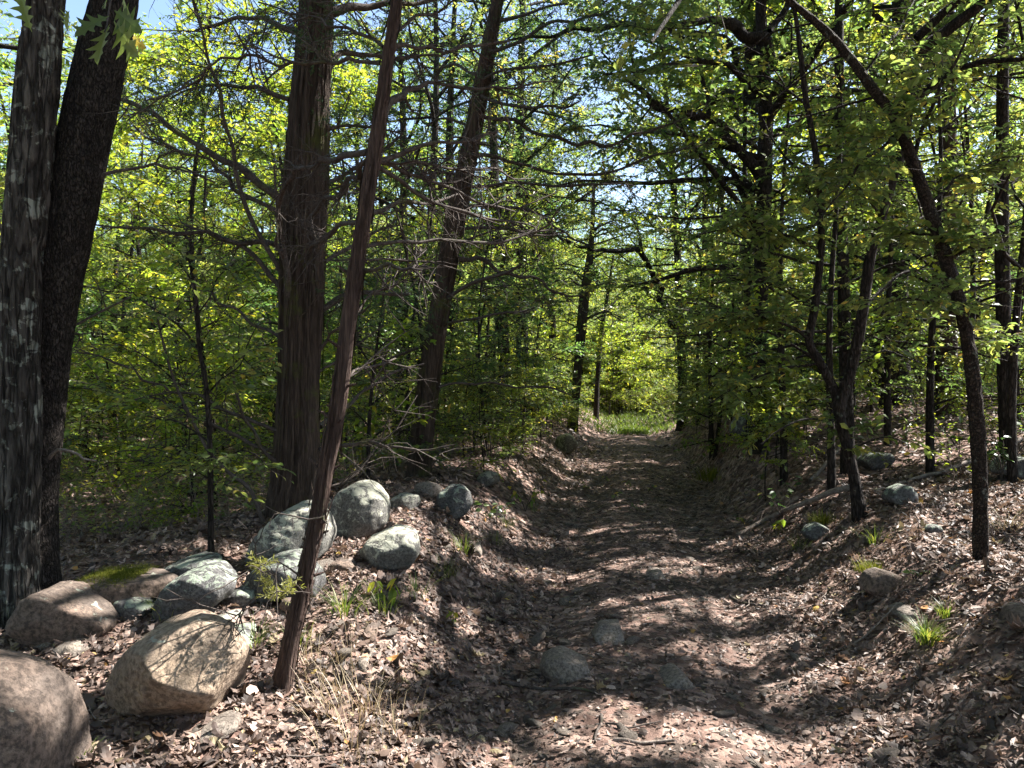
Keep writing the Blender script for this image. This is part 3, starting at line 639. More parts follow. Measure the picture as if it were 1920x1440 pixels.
# --- third cedar
r = np.random.default_rng(104)
cedar3, b5, p5, r5, _ = near_tree('cedar_tree', 'leaning brown cedar trunk growing out of the rocky berm', (786, 893),
    [(786, 897, 50), (797, 780, 50), (812, 660, 48), (834, 510, 46), (858, 385, 42), (884, 255, 39), (906, 140, 35), (930, 10, 29), (960, -150, 24)], M['bark_cedar'], 'cedar', 23, n=64, step=.03, extra_top=3.0, flare=.25)
d5 = b5[1]
bark_strips(cedar3, b5, p5, r5, r, 220, M['bark_cedar'], (.01, .025), (.2, .7), .02)
T5B = [([(859, 486, 8), (900, 487, 7), (937, 506, 6), (982, 521, 6), (1016, 529, 5), (1039, 547, 5), (1069, 557, 4), (1090, 554, 3)], .6), ([(840, 606, 5), (900, 594, 5), (975, 585, 4), (1005, 576, 3)], -.4), ([(822, 727, 5), (862, 718, 5), (919, 720, 4), (975, 727, 4), (1031, 727, 3), (1072, 742, 2)], .6),
       ([(838, 560, 8), (885, 532, 7), (937, 514, 6), (978, 497, 4)], -.5), ([(890, 215, 9), (960, 228, 8), (1010, 250, 7), (1080, 270, 7), (1130, 272, 6), (1185, 255, 5), (1240, 240, 4), (1285, 222, 2)], .4), ([(900, 180, 7), (960, 195, 6), (1035, 198, 5), (1085, 188, 3)], -.7),
       ([(880, 290, 8), (960, 300, 7), (1010, 320, 6), (1085, 330, 6), (1160, 320, 5), (1240, 290, 4), (1305, 268, 2)], .9), ([(868, 350, 7), (960, 345, 6), (1050, 352, 5), (1140, 345, 4), (1200, 350, 2)], -.5), ([(862, 390, 7), (940, 385, 6), (1010, 405, 5), (1060, 440, 4), (1090, 455, 2)], .2),
       ([(915, 100, 8), (980, 75, 7), (1040, 40, 6), (1100, 35, 5), (1160, 10, 3)], .5), ([(905, 150, 6), (970, 130, 5), (1050, 120, 5), (1110, 100, 3)], -.6), ([(925, 40, 7), (990, 20, 6), (1060, 8, 5)], .6), ([(850, 430, 6), (930, 425, 5), (1000, 440, 4), (1060, 435, 3)], .5), ([(835, 520, 5), (780, 500, 4), (730, 520, 3)], .6), ([(870, 330, 6), (810, 320, 5), (760, 330, 3)], .4),
       ([(890, 240, 6), (840, 225, 5), (800, 232, 3)], .6), ([(905, 145, 6), (850, 125, 5), (800, 130, 3)], .8), ([(815, 640, 6), (780, 650, 5), (700, 690, 4), (640, 722, 2)], .4), ([(845, 470, 5), (900, 440, 4), (960, 420, 3), (1010, 380, 2)], -.6)]
for pts, ln in T5B:
    bp, br = trace(d5 - .05, pts, ln); branch_part(cedar3, b5, bp, br, r, M['twig'], 14 if pts[0][1] < 560 else 8, .60, sub=4 if pts[0][1] < 560 else 1)
# living foliage of the cedars: dark feathery sprays along high branches
def cedar_foliage(tree, base, spots, r, depth, spread=.5):
    O = []
    for px, py, sx, sy, n in spots:
        q = np.stack([P(px + r.normal(0, sx), py + r.normal(0, sy), depth + r.normal(0, spread)) for _ in range(n)]); O.append(q)
    O = np.concatenate(O); v, f, rn = needle_sprays(r, O, norm(r.normal(0, 1, O.shape) + np.array([.3, 0, -.2])), 30, .30, .042)
    return obj('crown', MB().add(v, f, rn, smooth=False).mesh('crown', [M['cedar_leaf']], base), tree)
cedar_foliage(cedar, b3, [(560, 60, 35, 40, 70), (620, 30, 60, 30, 60), (360, 170, 70, 18, 90), (300, 190, 60, 25, 60), (480, 30, 60, 30, 50), (690, 300, 40, 60, 60), (660, 200, 60, 40, 50), (700, 560, 50, 25, 50)], r, d3 + .3)
cedar_foliage(cedar3, b5, [(960, 110, 60, 60, 130), (1060, 150, 60, 60, 110), (1120, 60, 60, 40, 90), (990, 260, 60, 40, 80), (880, 200, 40, 60, 60), (760, 580, 40, 25, 45), (1050, 30, 90, 30, 90), (830, 90, 50, 50, 60), (960, 620, 40, 40, 40)], r, d5 + .4, .8)

# --- leaning scaly tree on the right bank
def leafy_branches(tree, base, r, specs, depth, mat, leaf=.075, n_twig=12, n_leaf=11, tw=.38, n_parts=0, gap=True, limb_px=6, stuffname='crown'):
    """specs: pixel polylines of limbs with a depth offset; leafy twigs along them"""
    C = []
    for pts, ln in specs:
        bp, br = trace(depth, pts, ln); branch_part(tree, base, bp, br, r, M['bark_dark'], 0, n=6)
        p = resample(bp, .1); T = max(4, int(n_twig * np.linalg.norm(np.diff(p, axis=0), axis=1).sum()))
        k = ((len(p) - 2) * (0.1 + .9 * r.random(T))).astype(int); td = norm(p[k + 1] - p[k])
        rv = r.normal(0, 1, (T, 3)); rv[:, 2] *= .35; dd = norm(td * .5 + norm(rv)); tl = tw * r.uniform(.5, 1.6, T)
        tp = p[k]; w = np.stack([tp, tp + dd * tl[:, None] * .5 + np.array([0, 0, .02]), tp + dd * tl[:, None] - np.array([0, 0, .1]) * tl[:, None]], 1)
        C.append((w, dd))
    w = np.concatenate([c[0] for c in C]); dd = np.concatenate([c[1] for c in C]); T = len(w)
    # side twigs
    ii = np.repeat(np.arange(T), 2); o = w[ii, 1]; d2 = norm(dd[ii] * .6 + r.normal(0, 1, (2 * T, 3)) * np.array([1, 1, .3])); l2 = tw * r.uniform(.3, .9, 2 * T)
    w2 = np.stack([o, o + d2 * l2[:, None] * .5, o + d2 * l2[:, None] - np.array([0, 0, .08]) * l2[:, None]], 1)
    w = np.concatenate([w, w2]); dd = np.concatenate([dd, d2]); T = len(w)
    u = (np.arange(n_leaf) + .6) / n_leaf; seg = np.where(u < .5, 0, 1); fu = np.where(u < .5, u * 2, u * 2 - 1)
    lp = w[:, seg] * (1 - fu)[None, :, None] + w[:, seg + 1] * fu[None, :, None]
    side = np.where(np.arange(n_leaf) % 2, 1, -1)[None, :, None]; perp = norm(np.cross(dd, np.array([0, 0, 1.0]) + r.normal(0, .3, (T, 3))))
    ld = dd[:, None] * .6 + perp[:, None] * side * .9 + r.normal(0, .25, (T, n_leaf, 3)) + np.array([0, 0, -.25])
    nn = np.array([0, 0, 1.0]) + r.normal(0, .45, (T, n_leaf, 3))
    c = dict(twigs=w, twig_r=np.broadcast_to(np.array([.003, .002, .001]), (T, 3)), pos=lp.reshape(-1, 3), d=ld.reshape(-1, 3), n=nn.reshape(-1, 3), s=(leaf * r.uniform(.5, 1.25, (T, n_leaf))).ravel(),
             r=np.clip(np.repeat(r.random((T, 1)), n_leaf, 1) * .5 + r.random((T, n_leaf)) * .5, 0, 1).ravel(), twi=np.repeat(np.arange(T), n_leaf))
    keep = r.random(len(c['pos'])) < .85
    if gap: keep &= r.uniform(.15, .6, len(keep)) > sun_gap(c['pos'], False)
    keep &= c['pos'][:, 1] > 2.6
    cull(c, keep)
    if n_parts: # the leaves that show largest become leaves of their own
        app = c['s'] / c['pos'][:, 1]; inv = (np.abs(c['pos'][:, 0] / c['pos'][:, 1]) < .66) & (np.abs((c['pos'][:, 2] - CAM_H) / c['pos'][:, 1]) < .49)
        idx = np.argsort(-(app * inv))[:n_parts]; single_leaves(tree, base, c, idx, mat)
        m = np.ones(len(c['pos']), bool); m[idx] = False; cull(c, m)
    o = obj(stuffname, crown_mesh(stuffname, c, [mat, M['twig']], base, LEAF4, (sun_gap(c['twigs'][:, 1], False) < .4) if gap else None), tree)
    if n_parts: tag(o, kind='stuff')
    return o
_leafmesh = {}
def single_leaves(tree, base, c, idx, mat, tmpl=LEAF4, name='leaf'):
    for i in idx:
        q = min(9, int(c['r'][i] * 10)); key = (mat.name, q, id(tmpl))
        if key not in _leafmesh: _leafmesh[key] = MB().add(tmpl[0], tmpl[1], (q + .5) / 10, smooth=False).mesh('leaf', [mat])
        d = norm(c['d'][i]); s = norm(np.cross(c['n'][i], d)); u = np.cross(d, s); p = c['pos'][i] - base; z = c['s'][i]
        o = obj(name, _leafmesh[key], tree)
        o.matrix_local = Matrix([[d[0] * z, s[0] * z, u[0] * z, p[0]], [d[1] * z, s[1] * z, u[1] * z, p[1]], [d[2] * z, s[2] * z, u[2] * z, p[2]], [0, 0, 0, 1]])

r = np.random.default_rng(105)
lean, b10, p10, r10, _ = near_tree('leaning_tree', 'slim tree with scaly flaking bark curving over the trail from the bank', (1838, 1050),
    [(1838, 1050, 38), (1838, 930, 36), (1832, 800, 37), (1822, 690, 35), (1805, 590, 34), (1775, 490, 33), (1740, 385, 30), (1712, 305, 28), (1680, 225, 27), (1635, 165, 24), (1580, 92, 21), (1530, 42, 18), (1480, 2, 15), (1420, -60, 12)],
    M['bark_scaly'], 'plate', 31, n=40, step=.012, flare=.5, extra_top=.8)
d10 = b10[1]
leafy_branches(lean, b10, r, [([(1712, 305, 8), (1750, 200, 6), (1790, 110, 5), (1830, 20, 3)], -.3), ([(1690, 240, 6), (1620, 300, 5), (1560, 380, 3), (1520, 430, 2)], -.3), ([(1740, 385, 6), (1800, 330, 5), (1880, 300, 3), (1940, 290, 2)], .3), ([(1775, 490, 6), (1840, 450, 5), (1930, 400, 3)], -.2),
    ([(1650, 180, 6), (1560, 200, 4), (1480, 230, 3)], .5), ([(1590, 100, 6), (1520, 130, 4), (1450, 190, 3)], .3), ([(1620, 140, 5), (1680, 60, 4), (1720, -10, 3)], .3), ([(1805, 590, 5), (1720, 560, 4), (1640, 580, 3)], -.2), ([(1530, 42, 5), (1450, 60, 4), (1380, 110, 2)], .6), ([(1760, 440, 5), (1690, 440, 4), (1600, 490, 2)], .6), ([(1820, 660, 4), (1880, 630, 3), (1940, 640, 2)], .4)],
    d10, M['leaf'], .064, 24, 10, .30, n_parts=220)

# --- forked tree
r = np.random.default_rng(106)
fork, b11, p11, r11, _ = near_tree('forked_tree', 'dark tree forking low into two crooked stems on the bank', (1616, 972),
    [(1618, 975, 42), (1604, 910, 30), (1592, 850, 28), (1576, 790, 29), (1571, 752, 28), (1556, 715, 24), (1535, 675, 23), (1517, 640, 22), (1527, 580, 21), (1538, 480, 19), (1540, 400, 18), (1531, 300, 17), (1512, 190, 15), (1496, 60, 12), (1480, -60, 9)], M['bark_dark'], 'oak', 37, n=36, step=.03, flare=.35, extra_top=1.0)
d11 = b11[1]
bp, br = trace(d11, [(1571, 765, 22), (1590, 710, 20), (1606, 650, 20), (1618, 580, 19), (1632, 480, 18), (1650, 420, 16), (1672, 350, 13), (1700, 260, 10), (1715, 150, 7)], -.3); branch_part(fork, b11, bp, br, r, M['bark_dark'], 0, n=20, name='stem')
leafy_branches(fork, b11, r, [([(1540, 420, 8), (1500, 330, 6), (1450, 260, 5), (1420, 200, 3)], .3), ([(1535, 470, 6), (1450, 430, 5), (1380, 420, 3), (1310, 440, 2)], -.2), ([(1520, 640, 6), (1450, 600, 5), (1380, 590, 4), (1310, 610, 2)], -.4), ([(1527, 580, 5), (1440, 530, 4), (1360, 520, 2)], .4),
    ([(1515, 200, 5), (1440, 150, 4), (1370, 130, 2)], .2), ([(1618, 580, 6), (1680, 520, 4), (1750, 500, 2)], .3), ([(1632, 480, 5), (1700, 420, 4), (1780, 390, 2)], .5), ([(1655, 410, 5), (1600, 340, 4), (1560, 300, 2)], -.3), ([(1540, 680, 5), (1470, 690, 4), (1390, 720, 3), (1330, 760, 2)], -.3), ([(1576, 790, 4), (1500, 790, 3), (1430, 830, 2)], -.5),
    ([(1600, 690, 4), (1660, 660, 3), (1730, 680, 2)], -.3), ([(1590, 850, 4), (1650, 820, 3), (1700, 830, 2)], -.4), ([(1540, 350, 5), (1600, 280, 4), (1650, 200, 2)], .3)],
    d11, M['leaf'], .074, 24, 10, .38, n_parts=220)

# --- crooked-limbed oak behind the fork
r = np.random.default_rng(107)
b9 = G(1425, 842); d9 = b9[1]
t9 = thing('oak_tree', b9, 'tall oak with sinuous black limbs arching over the trail', 'tree')
mb = MB(); pp, rr_ = trace(d9, [(1425, 850, 30), (1422, 700, 26), (1428, 520, 26), (1432, 380, 26), (1436, 240, 25), (1430, 120, 22), (1425, -40, 18), (1420, -300, 13)]); trunk_mesh(mb, pp, rr_, n=24, step=.08, style='oak', seed=4)
obj('trunk', mb.mesh('trunk', [M['bark_dark']], b9), t9)
for pts, ln in [([(1440, 110, 22), (1420, 78, 22), (1385, 52, 20), (1345, 32, 17), (1300, 40, 14), (1240, 50, 12), (1160, 50, 10), (1075, 54, 8), (1035, 66, 7), (940, 80, 4)], -1.5), ([(1428, 330, 20), (1370, 265, 17), (1355, 238, 16), (1320, 220, 14), (1270, 212, 13), (1225, 195, 11), (1200, 165, 9), (1185, 130, 6), (1180, 60, 3)], -.5),
                ([(1430, 180, 14), (1400, 180, 10), (1380, 120, 10), (1360, 75, 9), (1300, 60, 7)], .6), ([(1425, 420, 12), (1380, 330, 10), (1340, 280, 9), (1320, 150, 8), (1290, 80, 6), (1230, 40, 4)], 1.2), ([(1440, 60, 12), (1480, 0, 10), (1530, -60, 7)], .5)]:
    bp, br = trace(d9, pts, ln); branch_part(t9, b9, bp, br, r, M['bark_dark'], 2.5, .6, n=10, sub=1, name='limb')
leafy_branches(t9, b9, r, [([(1345, 32, 4), (1300, 90, 3), (1260, 120, 2)], 0), ([(1225, 195, 4), (1180, 250, 3), (1140, 300, 2)], -.4), ([(1185, 130, 3), (1130, 110, 2), (1080, 130, 2)], .3), ([(1270, 212, 4), (1300, 300, 3), (1290, 380, 2)], 0), ([(1380, 120, 3), (1440, 160, 3), (1500, 130, 2)], .8), ([(1300, 60, 3), (1240, 110, 2), (1210, 160, 2)], .8), ([(1240, 40, 3), (1180, 20, 2), (1120, 0, 2)], .8)], d9, M['leaf_deep'], .095, 8, 9, .5)

# --- tree with a left-arching limb beside the trail
r = np.random.default_rng(108)
b8 = G(1279, 806); d8 = b8[1]
t8 = thing('oak_tree', b8, 'slender dark tree with one long limb arching left across the trail', 'tree')
mb = MB(); pp, rr_ = trace(d8, [(1280, 808, 18), (1279, 700, 16), (1274, 580, 15), (1270, 470, 13), (1262, 340, 11), (1250, 200, 9), (1240, 0, 6)]); trunk_mesh(mb, pp, rr_, n=16, step=.12, style='oak', seed=6)
obj('trunk', mb.mesh('trunk', [M['bark_dark']], b8), t8)
for pts, ln in [([(1277, 640, 14), (1262, 605, 12), (1245, 570, 12), (1225, 520, 11), (1205, 480, 10), (1180, 468, 9), (1130, 472, 8), (1090, 465, 7), (1055, 445, 6), (1000, 410, 4)], -4), ([(1270, 470, 7), (1300, 400, 6), (1330, 330, 4)], .5), ([(1205, 480, 7), (1190, 420, 5), (1150, 380, 4)], 1), ([(1262, 340, 6), (1210, 280, 5), (1150, 250, 3)], 1)]:
    bp, br = trace(d8, pts, ln); branch_part(t8, b8, bp, br, r, M['bark_dark'], 1.6, .9, n=8, sub=2, name='limb')
leafy_branches(t8, b8, r, [([(1262, 340, 3), (1200, 300, 2), (1140, 290, 1)], 1), ([(1270, 420, 3), (1330, 380, 2), (1390, 370, 1)], 1), ([(1272, 520, 3), (1330, 500, 2), (1380, 520, 1)], -1), ([(1255, 260, 3), (1310, 200, 2), (1360, 190, 1)], -1), ([(1275, 560, 3), (1220, 560, 2), (1180, 590, 1)], 1), ([(1250, 200, 3), (1180, 180, 2), (1120, 200, 1)], 0), ([(1205, 480, 3), (1160, 420, 2), (1100, 390, 1)], -3)], d8, M['leaf_yellow'], .10, 6, 10, .8)

# --- cedar at the far left of the trail and the thin tree after it
r = np.random.default_rng(109)
b6 = G(1074, 806); d6 = b6[1]
t6 = thing('cedar_tree', b6, 'straight dark cedar with a bare spiky crown beside the trail end', 'tree')
mb = MB(); pp, rr_ = trace(d6, [(1074, 808, 18), (1080, 740, 17), (1088, 650, 20), (1096, 560, 20), (1104, 500, 16), (1110, 430, 10), (1114, 340, 5)]); trunk_mesh(mb, pp, rr_, n=18, step=.12, style='cedar', seed=8, flare=.2)
obj('trunk', mb.mesh('trunk', [M['bark_cedar']], b6), t6)
for k in range(18):
    py = r.uniform(380, 640); px = np.interp(py, [340, 430, 560, 650], [1114, 1110, 1096, 1088]); sg = r.choice([-1, 1]); L = r.uniform(40, 110)
    bp, br = trace(d6, [(px, py, 4), (px + sg * L * .5, py - 18, 3), (px + sg * L, py - r.uniform(-5, 30), 1.5)], r.uniform(-1, 1)); branch_part(t6, b6, bp, br, r, M['twig'], 5, .7, n=5, sub=2)
cedar_foliage(t6, b6, [(1110, 450, 45, 35, 60), (1100, 510, 60, 30, 40)], r, d6, .6)
b7 = G(1117, 787); d7 = b7[1]
t7 = thing('young_tree', b7, 'thin bare dark stem standing at the grassy trail end', 'tree')
mb = MB(); pp, rr_ = trace(d7, [(1117, 788, 10), (1121, 700, 9), (1128, 620, 8), (1140, 550, 6), (1150, 480, 4)]); trunk_mesh(mb, pp, rr_, n=10, step=.15, seed=9); obj('trunk', mb.mesh('trunk', [M['bark_dark']], b7), t7)
for k in range(7):
    py = r.uniform(490, 640); px = np.interp(py, [480, 550, 620], [1150, 1140, 1128]); sg = r.choice([-1, 1]); bp, br = trace(d7, [(px, py, 3), (px + sg * 25, py - 25, 2), (px + sg * 55, py - 40, 1)], .5); branch_part(t7, b7, bp, br, r, M['bark_dark'], 3, .7, n=5)

# --- slim saplings among the left understorey
r = np.random.default_rng(110)
def slim(name, label, base, pts, mat, specs, leafmat, leaf=.065, lean=0.0, n_parts=0, tw=.34, ntw=9):
    t, b, p, rad, _ = near_tree(name, label, base, pts, mat, 'oak', int(r.integers(90)), n=14, step=.06, lean=lean, flare=.2, sink=.05)
    if specs: leafy_branches(t, b, r, specs, b[1], leafmat, leaf, ntw, 9, tw, n_parts=n_parts, gap=False)
    return t
slim('sapling', 'dark upright sapling with yellowing leaves before the great cedar', (396, 1040), [(396, 1042, 12), (395, 930, 11), (393, 830, 10), (386, 720, 9), (373, 650, 8), (370, 580, 7), (361, 520, 5), (348, 460, 3)], M['bark_dark'],
     [([(393, 830, 4), (330, 790, 3), (270, 780, 2)], .5), ([(388, 740, 4), (440, 680, 3), (480, 610, 2)], -.4), ([(376, 660, 4), (320, 600, 3), (270, 560, 2)], .3), ([(370, 590, 3), (410, 520, 3), (450, 480, 2)], .4), ([(362, 530, 3), (310, 470, 2), (280, 430, 2)], -.3), ([(394, 880, 3), (450, 850, 3), (500, 870, 2)], -.2), ([(394, 900, 3), (340, 880, 2), (290, 900, 2)], -.5)], M['leaf'], .06, n_parts=120)
slim('sapling', 'grey slanting sapling stem leaning left from the great cedar base', (500, 985), [(502, 985, 8), (470, 920, 7), (428, 885, 7), (394, 850, 6), (360, 787, 6), (326, 712, 5), (300, 619, 4), (289, 560, 2)], M['twig'],
     [([(360, 787, 3), (300, 740, 2), (240, 720, 2)], .6), ([(326, 712, 3), (260, 660, 2), (200, 640, 2)], .4), ([(300, 619, 3), (340, 560, 2), (360, 520, 2)], .2), ([(292, 580, 3), (240, 540, 2), (190, 520, 2)], .3)], M['leaf_yellow'], .055)
slim('sapling', 'bright leafy maple sapling between the great cedar and leaning cedar', (690, 905), [(690, 905, 8), (692, 800, 7), (700, 700, 6), (712, 610, 4), (722, 540, 2)], M['bark_dark'],
     [([(692, 800, 3), (650, 760, 2), (620, 750, 1)], -.3), ([(695, 760, 3), (740, 730, 2), (775, 735, 1)], .3), ([(700, 690, 3), (660, 640, 2), (630, 630, 1)], .3), ([(704, 660, 3), (750, 620, 2), (780, 610, 1)], -.4), ([(692, 830, 3), (730, 800, 2), (760, 810, 1)], .2)], M['leaf_yellow'], .085, n_parts=60)
slim('sapling', 'slim leafy sapling overhanging the mossy bank right of the trail', (1340, 858), [(1345, 858, 8), (1350, 780, 7), (1362, 690, 6), (1372, 600, 5), (1378, 520, 3)], M['bark_dark'],
     [([(1348, 790, 3), (1290, 770, 2), (1250, 790, 1)], -.3), ([(1352, 770, 3), (1410, 760, 2), (1450, 780, 1)], -.5), ([(1360, 700, 3), (1300, 670, 2), (1260, 690, 1)], .2), ([(1364, 680, 3), (1420, 640, 2), (1480, 640, 1)], .2), ([(1372, 600, 3), (1310, 560, 2), (1270, 580, 1)], .3), ([(1374, 580, 3), (1430, 540, 2), (1490, 560, 1)], -.3), ([(1346, 830, 3), (1310, 830, 2), (1270, 840, 1)], -.4), ([(1346, 820, 3), (1400, 820, 2), (1440, 850, 1)], -.6)], M['leaf'], .085, n_parts=100, tw=.45)

# ------------------------------------------------------------------ trees whose crowns shade the trail from the right
r = np.random.default_rng(120)
def canopy_tree(x, y, h, rad, label, mat, group=None, cult=True, n_limb=22, R=2.9, lean=(0, 0), t0=.38, bark_m=None, ntw=18, nl=18, leaf=.11, tw_len=.7, rise=.5, tmpl=LEAF2, name='oak_tree', limb_r=.05):
    z = float(H(np.array([x]), np.array([y]))[0]); b = np.array([x, y, z]); k = 9; s = np.linspace(0, 1, k)
    stem = np.stack([x + lean[0] * s + .15 * np.sin(s * 5 + x) * s, y + lean[1] * s + .15 * np.cos(s * 4 + y) * s, z - .15 + h * s], -1)
    c = grow_crown(r, stem, t0, 1.0, n_limb, R, ntw, nl, tw_len=tw_len, leaf=leaf, flat=.45, rise=rise, limb_r=limb_r)
    kt = None
    if cult:
        keep = r.uniform(.12, .5, len(c['pos'])) > sun_gap(c['pos'])
        tg = sun_gap(c['twigs'][:, 1]); kt = tg < .35
        cull(c, keep & kt[c['twi']])
        lk = sun_gap(c['limbs'][:, 3]) < .9; c['limbs'] = c['limbs'][lk]; c['limb_r'] = c['limb_r'][lk]
    t = thing(name, b, label, 'tree', group)
    mb = MB(); trunk_mesh(mb, stem, rad * np.linspace(1, .18, k), n=18, step=.12, style='oak', seed=int(abs(x * 7 + y)), flare=.35); mb.add(*tubes(c['limbs'], c['limb_r'], 5))
    obj('trunk', mb.mesh('trunk', [bark_m or M['bark_dark']], b), t)
    obj('crown', crown_mesh('crown', c, [mat, M['twig']], b, tmpl, kt), t)
    return t
def at(px, py): g = G(px, py); return g[0], g[1]
x, y = at(1680, 757); canopy_tree(x, y, 13, .20, 'thick dark oak trunk standing back on the right bank', M['leaf'])
x, y = at(1776, 778); canopy_tree(x, y, 11, .13, 'reddish flaring cedar trunk on the leaf covered right bank', M['leaf_deep'], bark_m=M['bark_cedar_red'])
SH = [(4.6, 1.2), (8.2, 2.6), (6.3, 5.0), (7.2, 9.6), (5.6, -2.4), (5.0, 7.6), (3.7, 12.6), (4.8, 4.2), (4.9, 14.8), (6.4, 2.4), (3.75, 8.8), (2.9, -.6), (7.6, -.6)]
for i, (x, y) in enumerate(SH):
    inview = x / max(y, .1) < .68
    px_ = 960 + x / max(y, .1) * FPX; seen = y > 1 and px_ < 2000
    lb = 'slender %s with a high crown ' % ['oak', 'deep green oak', 'yellowing oak'][i % 3] + (('just behind ' if y < 11 else 'back behind ') + min([(1335, 'the mossy bank sapling'), (1430, 'the sinuous limbed oak'), (1570, 'the forked tree'), (1690, 'the thick dark oak'), (1775, 'the reddish cedar'), (1830, 'the scaly leaning tree')], key=lambda q: abs(q[0] - px_))[1] if seen else 'shading the trail from up the right bank')
    canopy_tree(x + r.normal(0, .2), y + r.normal(0, .2), r.uniform(10, 13.5), r.uniform(.05, .085), lb, [M['leaf'], M['leaf_deep'], M['leaf_yellow']][i % 3], lb, R=r.uniform(2.5, 3.2), ntw=23, nl=20, leaf=.12, lean=(r.normal(0, .5), r.normal(0, .5)))

# leafy understorey on the right bank
for lb, px, y, h, R, mt in [('leafy young elm between the sinuous oak and forked tree', 1470, 9.0, 5.6, 1.9, 'leaf'), ('leafy young elm between the forked tree and scaly tree', 1745, 8.2, 5.4, 1.9, 'leaf'), ('yellowing young elm overhanging the right side of the trail', 1335, 13.5, 6.0, 2.2, 'leaf_yellow'),
                             ('deep green young elm behind the forked tree', 1600, 11.5, 6.4, 2.2, 'leaf_deep'), ('young elm with yellow green leaves behind the scaly tree', 1900, 7.2, 5.0, 1.8, 'leaf'), ('tall young elm beside the trail before the arching tree', 1310, 18.5, 7.0, 2.3, 'leaf'), ('leafy young elm beneath the thick dark oak', 1650, 15.0, 6.0, 2.2, 'leaf_yellow'), ('green young elm leafing out behind the sinuous oak', 1410, 11.2, 5.8, 2.0, 'leaf'), ('low young elm with drooping leaves beside the forked tree', 1560, 8.0, 4.6, 1.6, 'leaf_yellow'), ('young elm with dense green leaves near the reddish cedar', 1820, 10.4, 6.2, 2.1, 'leaf'), ('slim young elm rising between fork and reddish cedar', 1665, 9.6, 5.4, 1.8, 'leaf_deep')]:
    canopy_tree((px - 960) / FPX * y, y, h, .045, lb, M[mt], n_limb=26, R=R, t0=.16, ntw=14, nl=13, leaf=.078, tw_len=.5, rise=.3, tmpl=LEAF4 if y < 9 else LEAF2, name='young_elm', limb_r=.016)
# crowns of the trees that reach over the trail
for tr_, b_, stem_px, dd_, mt, R in [(t9, b9, [(1422, 700), (1428, 520), (1436, 240), (1425, -40), (1420, -300)], d9, 'leaf', 3.2), (t8, b8, [(1279, 700), (1270, 470), (1250, 200), (1240, -60)], d8, 'leaf', 3.6), (fork, b11, [(1510, 120), (1490, -60), (1500, -300), (1540, -620), (1560, -900)], d11, 'leaf', 2.8), (fork, b11, [(1690, 240), (1720, 60), (1740, -200), (1760, -460)], d11, 'leaf', 2.0), (lean, b10, [(1420, -60), (1300, -190), (1180, -330), (1080, -520)], d10, 'leaf_deep', 2.0)]:
    st_ = np.array([P(a_, c_, dd_) for a_, c_ in stem_px]); c = grow_crown(r, st_, .25 if R > 3 else .05, 1.0, 30 if R > 2.5 else 18, R, 20, 20, tw_len=.8, leaf=.11 if R > 3 else .09, flat=.5, rise=.4, limb_r=.05)
    cull(c, r.uniform(.12, .5, len(c['pos'])) > sun_gap(c['pos'])); kt_ = sun_gap(c['twigs'][:, 1]) < .35; lk_ = sun_gap(c['limbs'][:, 3]) < .6; mb = MB(); mb.add(*tubes(c['limbs'][lk_], c['limb_r'][lk_], 5)); obj('limb', mb.mesh('limb', [M['bark_dark']], b_), tr_)
    obj('upper_crown', crown_mesh('upper_crown', c, [M[mt], M['twig']], b_, LEAF2, kt_), tr_)
# ------------------------------------------------------------------ the woods
r = np.random.default_rng(130)
PT = []
def free(x, y, dmin):
    for a, b_, m in PT:
        if (a - x) ** 2 + (b_ - y) ** 2 < max(dmin, m) ** 2: return False
    return True
for x, y in SH: PT.append((x, y, 1.6))
for b_ in (b1, b2, b3, b5, b9, b8, b6, b7, b11): PT.append((b_[0], b_[1], 1.2))
LAND = [(30, 'the lichened oak'), (140, 'the dark plated oak'), (370, 'the dark upright sapling'), (565, 'the great fluted cedar'), (690, 'the thin leaning cedar'), (840, 'the leaning brown cedar'), (1000, 'the rocky berm'), (1088, 'the spiky crowned cedar'),
        (1180, 'the end of the trail'), (1275, 'the tree with the arching limb'), (1430, 'the sinuous limbed oak'), (1560, 'the forked tree'), (1690, 'the thick dark oak'), (1830, 'the scaly leaning tree')]
def behind(x, y):
    px = 960 + x / y * FPX; nm = min(LAND, key=lambda q: abs(q[0] - px))[1]
    return ('close behind ' if y < 18 else 'well back behind ' if y < 36 else 'far off behind ') + nm
LOOK_T = ['slender green oak', 'tall deep green oak', 'yellow green hickory', 'broad green oak', 'dark feathery cedar', 'small dark feathery cedar']
LOOK_U = ['leafy green understorey tree', 'deep green understorey tree', 'tall yellow green understorey tree', 'bushy yellow green understorey tree']
LOOK_S = ['leafy green sapling', 'low yellow green sapling', 'tall leafy sapling', 'deep green sapling', 'small leafed sapling', 'knee high yellow green sapling']
def shade_zone(x, y):   # would its crown shade the near trail? those trees are grown above, one by one
    return 1.0 < x < 18 and -4 < y < 19
placed = 0
for _ in range(9000):
    y = 9 + 78 * r.random() ** .8; x = r.uniform(-1, 1) * (0.70 * y + 4)
    u = x - road_x(y)
    if -2.6 < u < 2.3 and y < 46: continue
    if shade_zone(x, y): continue
    if 26 < y < 62 and -4.0 < u < 17: continue          # the sunny clearing at the end of the trail
    if u < 0 and y < 13 and x > -3.5: continue
    if not free(x, y, 4.8 if y < 24 and u < 0 else 2.9 if y < 30 else 3.3): continue
    PT.append((x, y, 2.9))
    k = int(r.choice(6, p=[.22, .18, .22, .18, .11, .09]) if x < 3 else r.choice(6, p=[.26, .24, .22, .2, .04, .04]))
    lb = LOOK_T[k] + ' ' + behind(x, y)
    plant(TALL[k], 'forest_tree' if k < 4 else 'cedar_tree', x, y, lb, 'tree', lb, r)
    placed += 1
    if placed >= 290: break
